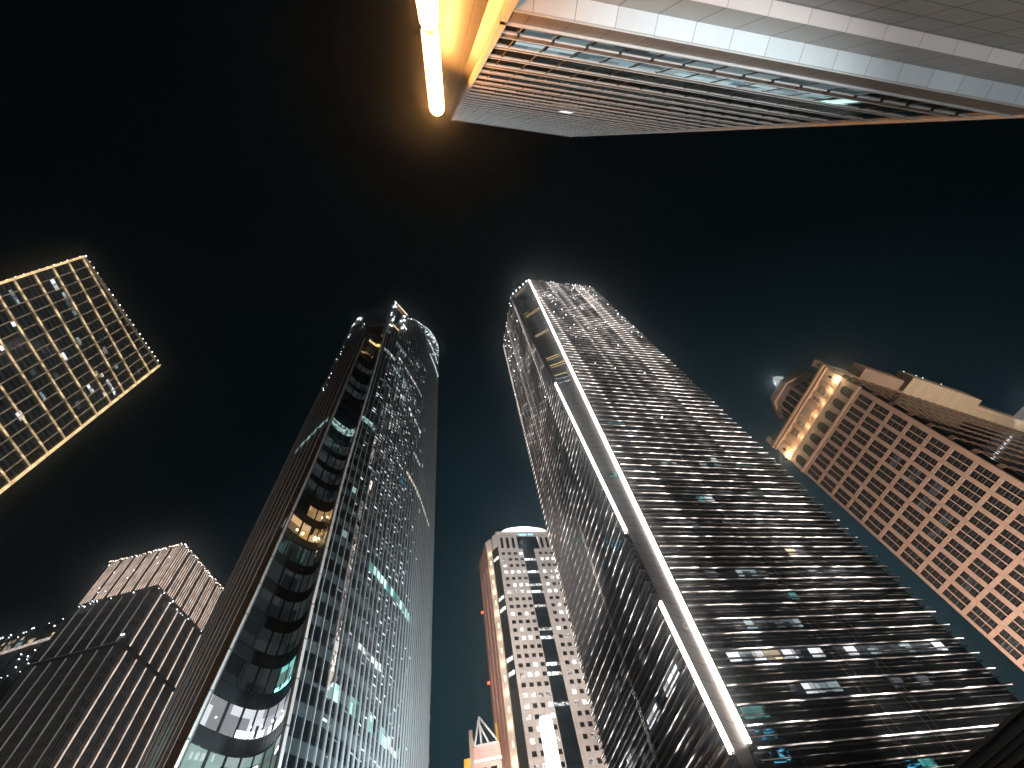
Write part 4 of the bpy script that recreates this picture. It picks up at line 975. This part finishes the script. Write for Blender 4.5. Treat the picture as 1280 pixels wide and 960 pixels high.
for a, b, h, mat, hh_ in ((-46, -42, 171, white_room, 1.6), (-41, -32.5, 172.6, cool_room, 1.3), (-38.6, -37, 149.6, white_room, 1.6), (-18.5, -15.7, 176.4, white_room, 1.4), (-24, -20.8, 159, white_room, 1.6), (-10.5, -7.1, 161.6, white_room, 1.6), (-8, -1.4, 170.4, white_room, 1.2),
                       (-15.5, -12.7, 134.4, white_room, 1.8), (-34, -32.3, 142, white_room, 1.8), (-11.1, -9.5, 169, warm_room, 1.6), (-11.2, -9, 177.4, cool_room, 1.6), (-47, -42.4, 155, cool_room, 1.2), (-5, -3, 166, white_room, 1.4), (-13, -11, 167.5, warm_room, 1.4), (-26, -23, 168, cool_room, 1.2), (-30, -28, 160.5, dim_room, 1.6), (-20, -17, 152.5, dim_room, 1.6), (-8, -5, 153.5, dim_room, 2), (-36, -33, 166.5, dim_room, 1.5), (-24, -22, 146, dim_room, 1.6), (-5, -2, 186.6, dim_room, 1.5), (-17, -14, 144.6, cool_room, 1)):
    n = max(1, int((b-a)/1.6))
    for i in range(n): MB().box(F7, a+(b-a)*i/n, a+(b-a)*(i+1)/n-.25, .03, .08, h, h+hh_, mat).build('lit_window', T7)

# ================================================================== 8. the building overhead
T8 = thing('overhead_building', 'pale panelled office block rising straight overhead with stepped lit soffits', 'office building', (18, -4, GZ))
F8 = Frame((6.16, -4.19), 21.5); UR = 33.4
panel_dark = wall_mat('dark_panel', (.23, .24, .225), rough=.4, joint=(2.13, 1.55, .035), dark=.08, vary=.12, nscale=.6)
panel_grey = wall_mat('grey_panel', (.33, .325, .30), rough=.4, joint=(2.13, 20, .03), dark=.1, vary=.12, nscale=.6)
soffit_blue = wall_mat('pale_soffit_panel', (.70, .74, .76), rough=.35, joint=(2.13, 20, .022), dark=.45, vary=.1, nscale=.6)
soffit_pink = wall_mat('pink_soffit_panel', (.80, .70, .66), rough=.35, joint=(2.13, 20, .02), dark=.5, vary=.1, nscale=.6)
panel_brown = wall_mat('brown_panel', (.19, .16, .135), rough=.4, joint=(2.13, 20, .03), dark=.15, vary=.12, nscale=.6)
beige_ledge = wall_mat('beige_ledge', (.24, .215, .19), rough=.45, joint=(2.13, 20, .03), dark=.4, vary=.15, nscale=.6)
ledge_edge = wall_mat('ledge_edge', (.55, .54, .52), rough=.35, vary=.1)
g8 = glass_mat('overhead_glass', (.016, .018, .018), 1.6, .06, (2.13, 4.1), grey=(.045, .050, .047), wave=.15, frame=.05)
UE = 60.0   # lower storeys run on past the tower's edge
mb = MB(); mb.box(F8, -1, UE, -12, -1.5, GZ, 24.97, panel_dark, 't'); mb.build('base_wall', T8, weld=False)
mb = MB(); mb.box(F8, -1.0, UR, -1.5, -.9, 25.0, 25.06, soffit_pink); mb.build('lower_soffit', T8, weld=False)
mb = MB(); mb.box(F8, -1.0, UR, -4, -.9, 25.06, 27.76, panel_grey); mb.build('grey_fascia', T8, weld=False)
mb = MB(); mb.box(F8, -1.0, UR, -.9, 0, 27.8, 27.86, soffit_blue); mb.build('upper_soffit', T8, weld=False)
mb = MB(); mb.box(F8, -1.0, UR, -4, 0, 27.86, 30.45, panel_brown); mb.build('brown_fascia', T8, weld=False)
MB().box(F8, -1.1, UR+.05, -.2, .06, 27.9, 28.0, ledge_edge).build('ledge', T8); 
# recessed glass storeys with ledges, up to the roof
mb = MB(); mb.box(F8, -.9, UR-.05, -6, -.06, 30.46, 149.6, g8, 'tu'); mb.build('glass_wall', T8, weld=False)
fr_ = random.Random(21); h = 30.5; k = 0; ledges = []
MB().box(F8, -1.05, UR+.05, -.4, .12, 30.46, 30.66, ledge_edge).build('ledge', T8)
while h < 146:
    th = .75 if k % 3 else 1.25
    led = MB(); led.box(F8, -1.0, UR, -.2, -.02, h+2.75, h+2.75+th, beige_ledge if k % 2 else panel_brown)
    led.box(F8, -1.03, UR+.03, -.2, .02, h+2.75-.09, h+2.748, ledge_edge); led.box(F8, -1.03, UR+.03, -.2, .01, h+2.752+th, h+2.82+th, ledge_edge)
    ledges.append(led); h += 4.1; k += 1
many('ledge', ledges, T8)
for i in range(17):
    u = .1+2.13*i
    if u < UR: MB().box(F8, u-.05, u+.05, -.07, -.03, 30.7, 148, black_metal, 'btu').build('mullion', T8)
for i in range(17):
    u = .1+2.13*i
    if u < UR: MB().box(F8, u-.07, u+.07, -.3, .1, 33.0, 33.5, black_metal).build('bracket', T8)
for h0, a, b, mat in ((32.0, 0.2, 24, room_mat('blue_office_low', (.62, .86, .92), .26, .06, .47, .9, seed=44)), (36.0, 0.2, 24, room_mat('blue_office', (.62, .86, .92), .75, .16, .47, 1.2, seed=40)), (40.1, 2.3, 31, room_mat('grey_office', (.65, .75, .70), .055, .02, .47, .5, seed=41)), (48.3, 3, 27, bpy.data.materials['grey_office']), (52.4, .2, 20, bpy.data.materials['grey_office']), (60.6, 4, 26, bpy.data.materials['grey_office']), (68.8, 10, 15, room_mat('warm_office', (1, .8, .5), .35, .05, .47, .8, seed=42)), (77, 13, 17, white_room), (64.7, 2, 12, bpy.data.materials['grey_office']), (81.1, 5, 22, bpy.data.materials['grey_office']), (36.0, 24, 28, teal_bright)):
    i = 0; u = a
    hb = 30.5+4.1*round((h0-30.5)/4.1)
    while u+1.9 < b:
        MB().box(F8, u+.1, u+1.95, -.056, -.05, hb+.15, hb+2.5, mat).build('lit_window', T8); u += 2.13
mb = MB(); mb.box(F8, -1.35, -.98, -.5, .22, 30.2, 150, ledge_edge, 'u'); mb.build('corner_trim', T8, weld=False)
mb = MB(); mb.box(F8, -1.35, -.98, -1.2, .10, GZ, 30.1, ledge_edge, 'u'); mb.build('corner_trim', T8, weld=False)
mb = MB(); mb.box(F8, UR-.02, UR+.25, -.6, .16, 22, 150, ledge_edge, 'u'); mb.build('corner_trim', T8, weld=False)
mb = MB(); mb.box(F8, -1.3, UR+.2, -14, .2, 149.6, 150.4, beige_ledge); mb.build('roof_coping', T8, weld=False)
# chamfered side and the wing to the left
F8C = Frame(F8.p(-1.2, -.3, 0)[:2], 234); F8W = Frame((5.41, -5.23), 208)
olive = wall_mat('olive_panel', (.11, .105, .08), rough=.4, joint=(1.6, 3.6, .04), dark=.3, vary=.3, nscale=.4)
mb = MB(); mb.box(F8C, 0, 1.35, -2, 0, GZ, 149.5, olive, 't'); mb.build('chamfer_wall', T8, weld=False)
mb = MB(); mb.box(F8W, -.1, .22, -.4, .22, GZ, 149.7, ledge_edge, 'u'); mb.build('corner_trim', T8, weld=False)
mb = MB(); mb.box(F8W, .2, 4.6, -6, 0, GZ, 149.0, olive); mb.build('wing_wall', T8, weld=False)
MB().bar(F8.p(21.5, -1.48, 17.9), F8.p(21.5, -1.30, 17.9), .85, panel_brown, 24).build('round_fitting', T8)

# ================================================================== 9. lamp columns
warm_tube = glow_mat('warm_lamp_tube', (1, .40, .11), 46)
white_tube = glow_mat('white_lamp_tube', (1, .97, .95), 2.2)
steel = wall_mat('lamp_steel', (.3, .3, .3), rough=.35, metal=.8)
def lamp_column(x, y, r, segs, pole_r, label, mat, cap=True, flare=1.0):
    T = thing('street_lamp', label, 'street lamp', (x, y, GZ))
    mb = MB(); mb.bar((x, y, GZ), (x, y, GZ+.35), (r*2.2, r*1.8), steel, 16); mb.build('base', T)
    mb = MB(); mb.bar((x, y, GZ+.35), (x, y, segs[0][0]), pole_r, steel, 16); mb.build('pole', T)
    for i, (a, b) in enumerate(segs):
        MB().bar((x, y, a), (x, y, b), (r, r*flare if i else r), mat, 24).build('lamp_tube', T)
        if i+1 < len(segs): MB().bar((x, y, b), (x, y, segs[i+1][0]), r*.6, steel, 12).build('collar', T)
    MB().bar((x, y, segs[-1][1]), (x, y, segs[-1][1]+r*.5), r*flare*.9, steel if cap else mat, 24).build('cap', T)
    return T
p = pol(-77.0, 3.4)
lamp_column(p[0], p[1], .30, [(11.5, 18), (20, 59)], .2, 'blinding amber street lamp column rising beside the overhead office block', warm_tube, flare=2.7)  # upper tube widened to stand in for the lamp's bloom
p = pol(97.15, 30)
lamp_column(p[0], p[1], .40, [(3, 13.8)], .3, 'glowing white cylindrical lamp column in front of the pale tower', white_tube, cap=False)

# ================================================================== 10. small lit block by the pale tower
T10 = thing('low_building', 'small pink block with a white triangular roof truss beside the pale tower', 'building', (-38, 150, GZ))
F10 = Frame((-41.0, 144.3), 12); pink = wall_mat('pink_render', (.50, .30, .26), rough=.7, joint=(3, 2.5, .05), dark=.7)
yellow = wall_mat('yellow_panel', (.75, .40, .06), rough=.6); white_paint = wall_mat('white_paint', (.5, .48, .46), rough=.5)
mb = MB(); mb.box(F10, 1.4, 9, -9, 0, GZ, 66.2, pink); mb.box(F10, 1.2, 9.2, -9, .25, 62.2, 63.0, white_paint); mb.build('wall', T10, weld=False)
mb = MB(); mb.box(F10, -1.2, 1.2, -6, .4, GZ, 63.6, yellow); mb.build('side_wall', T10, weld=False)
mb = MB(); mb.box(F10, .5, 1.5, -3, .5, 50, 70.4, tan); mb.build('pier', T10, weld=False)
mb = MB()
for a, b in (((2, 66.2), (3.6, 73.5)), ((3.6, 73.5), (8.6, 66.4)), ((2, 66.2), (8.6, 66.3)), ((3.6, 73.2), (3.9, 66.2)), ((3.8, 71), (6, 66.3)), ((.8, 70), (2, 66))): mb.bar(F10.p(a[0], .2, a[1]), F10.p(b[0], .2, b[1]), .3, white_paint, 5)
mb.build('roof_truss', T10, weld=False)
for a in (3.2, 6): MB().box(F10, a, a+1.7, .02, .06, 58, 61, win_dark).build('window', T10)
MB().box(F10, 8.2, 8.8, .05, .5, 66.5, 71, glow_mat('yellow_lamp', (1, .6, .15), .8)).build('light_strip', T10)

# ================================================================== 11. dark louvred block, bottom right
T11 = thing('louvred_block', 'near black louvred building corner low at the foot of the fin tower', 'building', (34, 50, GZ))
F11 = Frame((26.0, 53.4), 112.2)
louv = wall_mat('louvre', (.045, .047, .048), rough=.5, vary=.2)
mb = MB(); mb.box(F11, -30, 5, -20, 0, GZ, 12.9, black_metal); mb.build('wall', T11, weld=False)
mb = MB(); h = .5
while h < 12.6: mb.box(F11, -30, 5, .0, .22, h, h+.12, louv, 'b'); h += .42
mb.build('louvre_screen', T11, weld=False)
MB().box(F11, -30.1, 5.1, -20, .45, 12.9, 13.15, louv).build('coping', T11); MB().box(F11, -30, 5.1, .0, .5, 11.2, 11.45, louv).build('rail', T11)

# ================================================================== 12. far white crown behind the brick tower
T12 = thing('white_crown_tower', 'distant tower with a white lit roof showing behind the brick tower', 'office tower', (350, 290, GZ))
F12 = Frame((332, 262), 128)
mb = MB(); mb.box(F12, -40, 4, -40, 0, GZ, 214, grey_metal); mb.build('wall', T12, weld=False)
mb = MB(); mb.box(F12, -40, 4.5, -40, .8, 214, 216, pale_metal); mb.box(F12, -40, 1, -40, -1, 216, 222, pale_metal); mb.build('roof', T12, weld=False)
MB().box(F12, -40, 4.2, .82, 1.1, 213, 214.4, bright_white).build('light_band', T12)

# ================================================================== floodlights, some of them added fill spots
spot('brick_floodlight', F4.p(15, 70, 3), F4.p(20, 0, 120), 1.05e6, (1, .80, .67), 95)
spot('brick_floodlight', F4.p(45, 70, 3), F4.p(42, 0, 120), 1.05e6, (1, .80, .67), 95)
spot('pale_floodlight', (-6, 60, 55), F3.p(12, 0, 52), 1.15e6, (1, .92, .86), 40)
spot('pale_floodlight', (-6, 60, 55), F3.p(12, 0, 150), 1.7e6, (1, .92, .86), 40)
spot('side_floodlight', F3S.p(16, 50, 3), F3S.p(8, 0, 120), 1.0e6, (1, .75, .6), 80)
spot('overhead_spot', (10, 7, -1), F8.p(9, 0, 29), 6500, (.76, .93, 1), 110)
spot('overhead_spot', (26, 14, -1), F8.p(24, 0, 29), 6800, (.82, .93, 1), 110)
spot('overhead_spot', (4, 5, -1), F8.p(3, 0, 29), 1500, (.85, .95, 1), 100)
spot('overhead_spot', (8, 11, -1), F8.p(15, 0, 95), 52000, (.85, .96, 1), 52)  # unseen neutral fill added on the upper facade against the amber cast
spot('flank_fill', (-120, 60, 3), lpt(12, 90), 6e5, (.86, .95, 1), 90)  # unseen cool fill added to counter the reddish flank
spot('curved_fill', (5, 75, 3), rpt(36, 100), 3.0e5, (.85, .95, 1), 80)  # unseen fill added to brighten the right part of the curve
spot('curved_fill', (-30, 60, 3), rpt(10, 90), 2.8e5, (.74, .93, 1), 100)  # unseen cool fill added to bring up the storey bands
spot('gold_fill', (-90, 15, 3), F7.p(-25, 0, 140), 2.2e5, (.8, .92, 1), 90)  # unseen weak fill added so the glass panels show
spot('slatted_fill', (-150, 120, 3), F5R.p(15, 0, 120), 2.2e5, (.95, .92, .9), 110)  # unseen spot added as ambient light for this tower
spot('low_floodlight', F10.p(3, 40, 3), F10.p(4, 0, 60), 6e4, (1, .78, .6), 60)
spot('low_floodlight', F10.p(0, 6, 40), F10.p(0, 0, 62), 2500, (1, .7, .3), 90)
spot('crown_floodlight', F12.p(-5, 30, 190), F12.p(-5, 0, 216), 3e4, (1, 1, 1), 60)

# ------------------------------------------------------------------ haze, added to give the amber lamp a glow
HAZE = .001
if HAZE:
    hm, t, out = nt('night_air'); pv = N(t, 'ShaderNodeVolumePrincipled'); t.links.new(pv.outputs[0], out.inputs['Volume'])
    pv.inputs['Color'].default_value = (.72, .86, 1, 1); pv.inputs['Density'].default_value = HAZE; pv.inputs['Anisotropy'].default_value = .965
    mb = MB(); mb.box(Frame((0, 700), 0), -900, 900, -600, 900, GZ-1, 420, hm); ho = mb.build('haze'); ho['kind'] = 'stuff'
# ------------------------------------------------------------------ render settings
sc.render.engine = 'CYCLES'
sc.view_settings.view_transform = 'Standard'; sc.view_settings.look = 'None'; sc.view_settings.exposure = 0; sc.view_settings.gamma = 1
sc.cycles.max_bounces = 5; sc.cycles.diffuse_bounces = 2; sc.cycles.glossy_bounces = 3
sc.cycles.use_denoising = True
sc.cycles.sample_clamp_indirect = 6
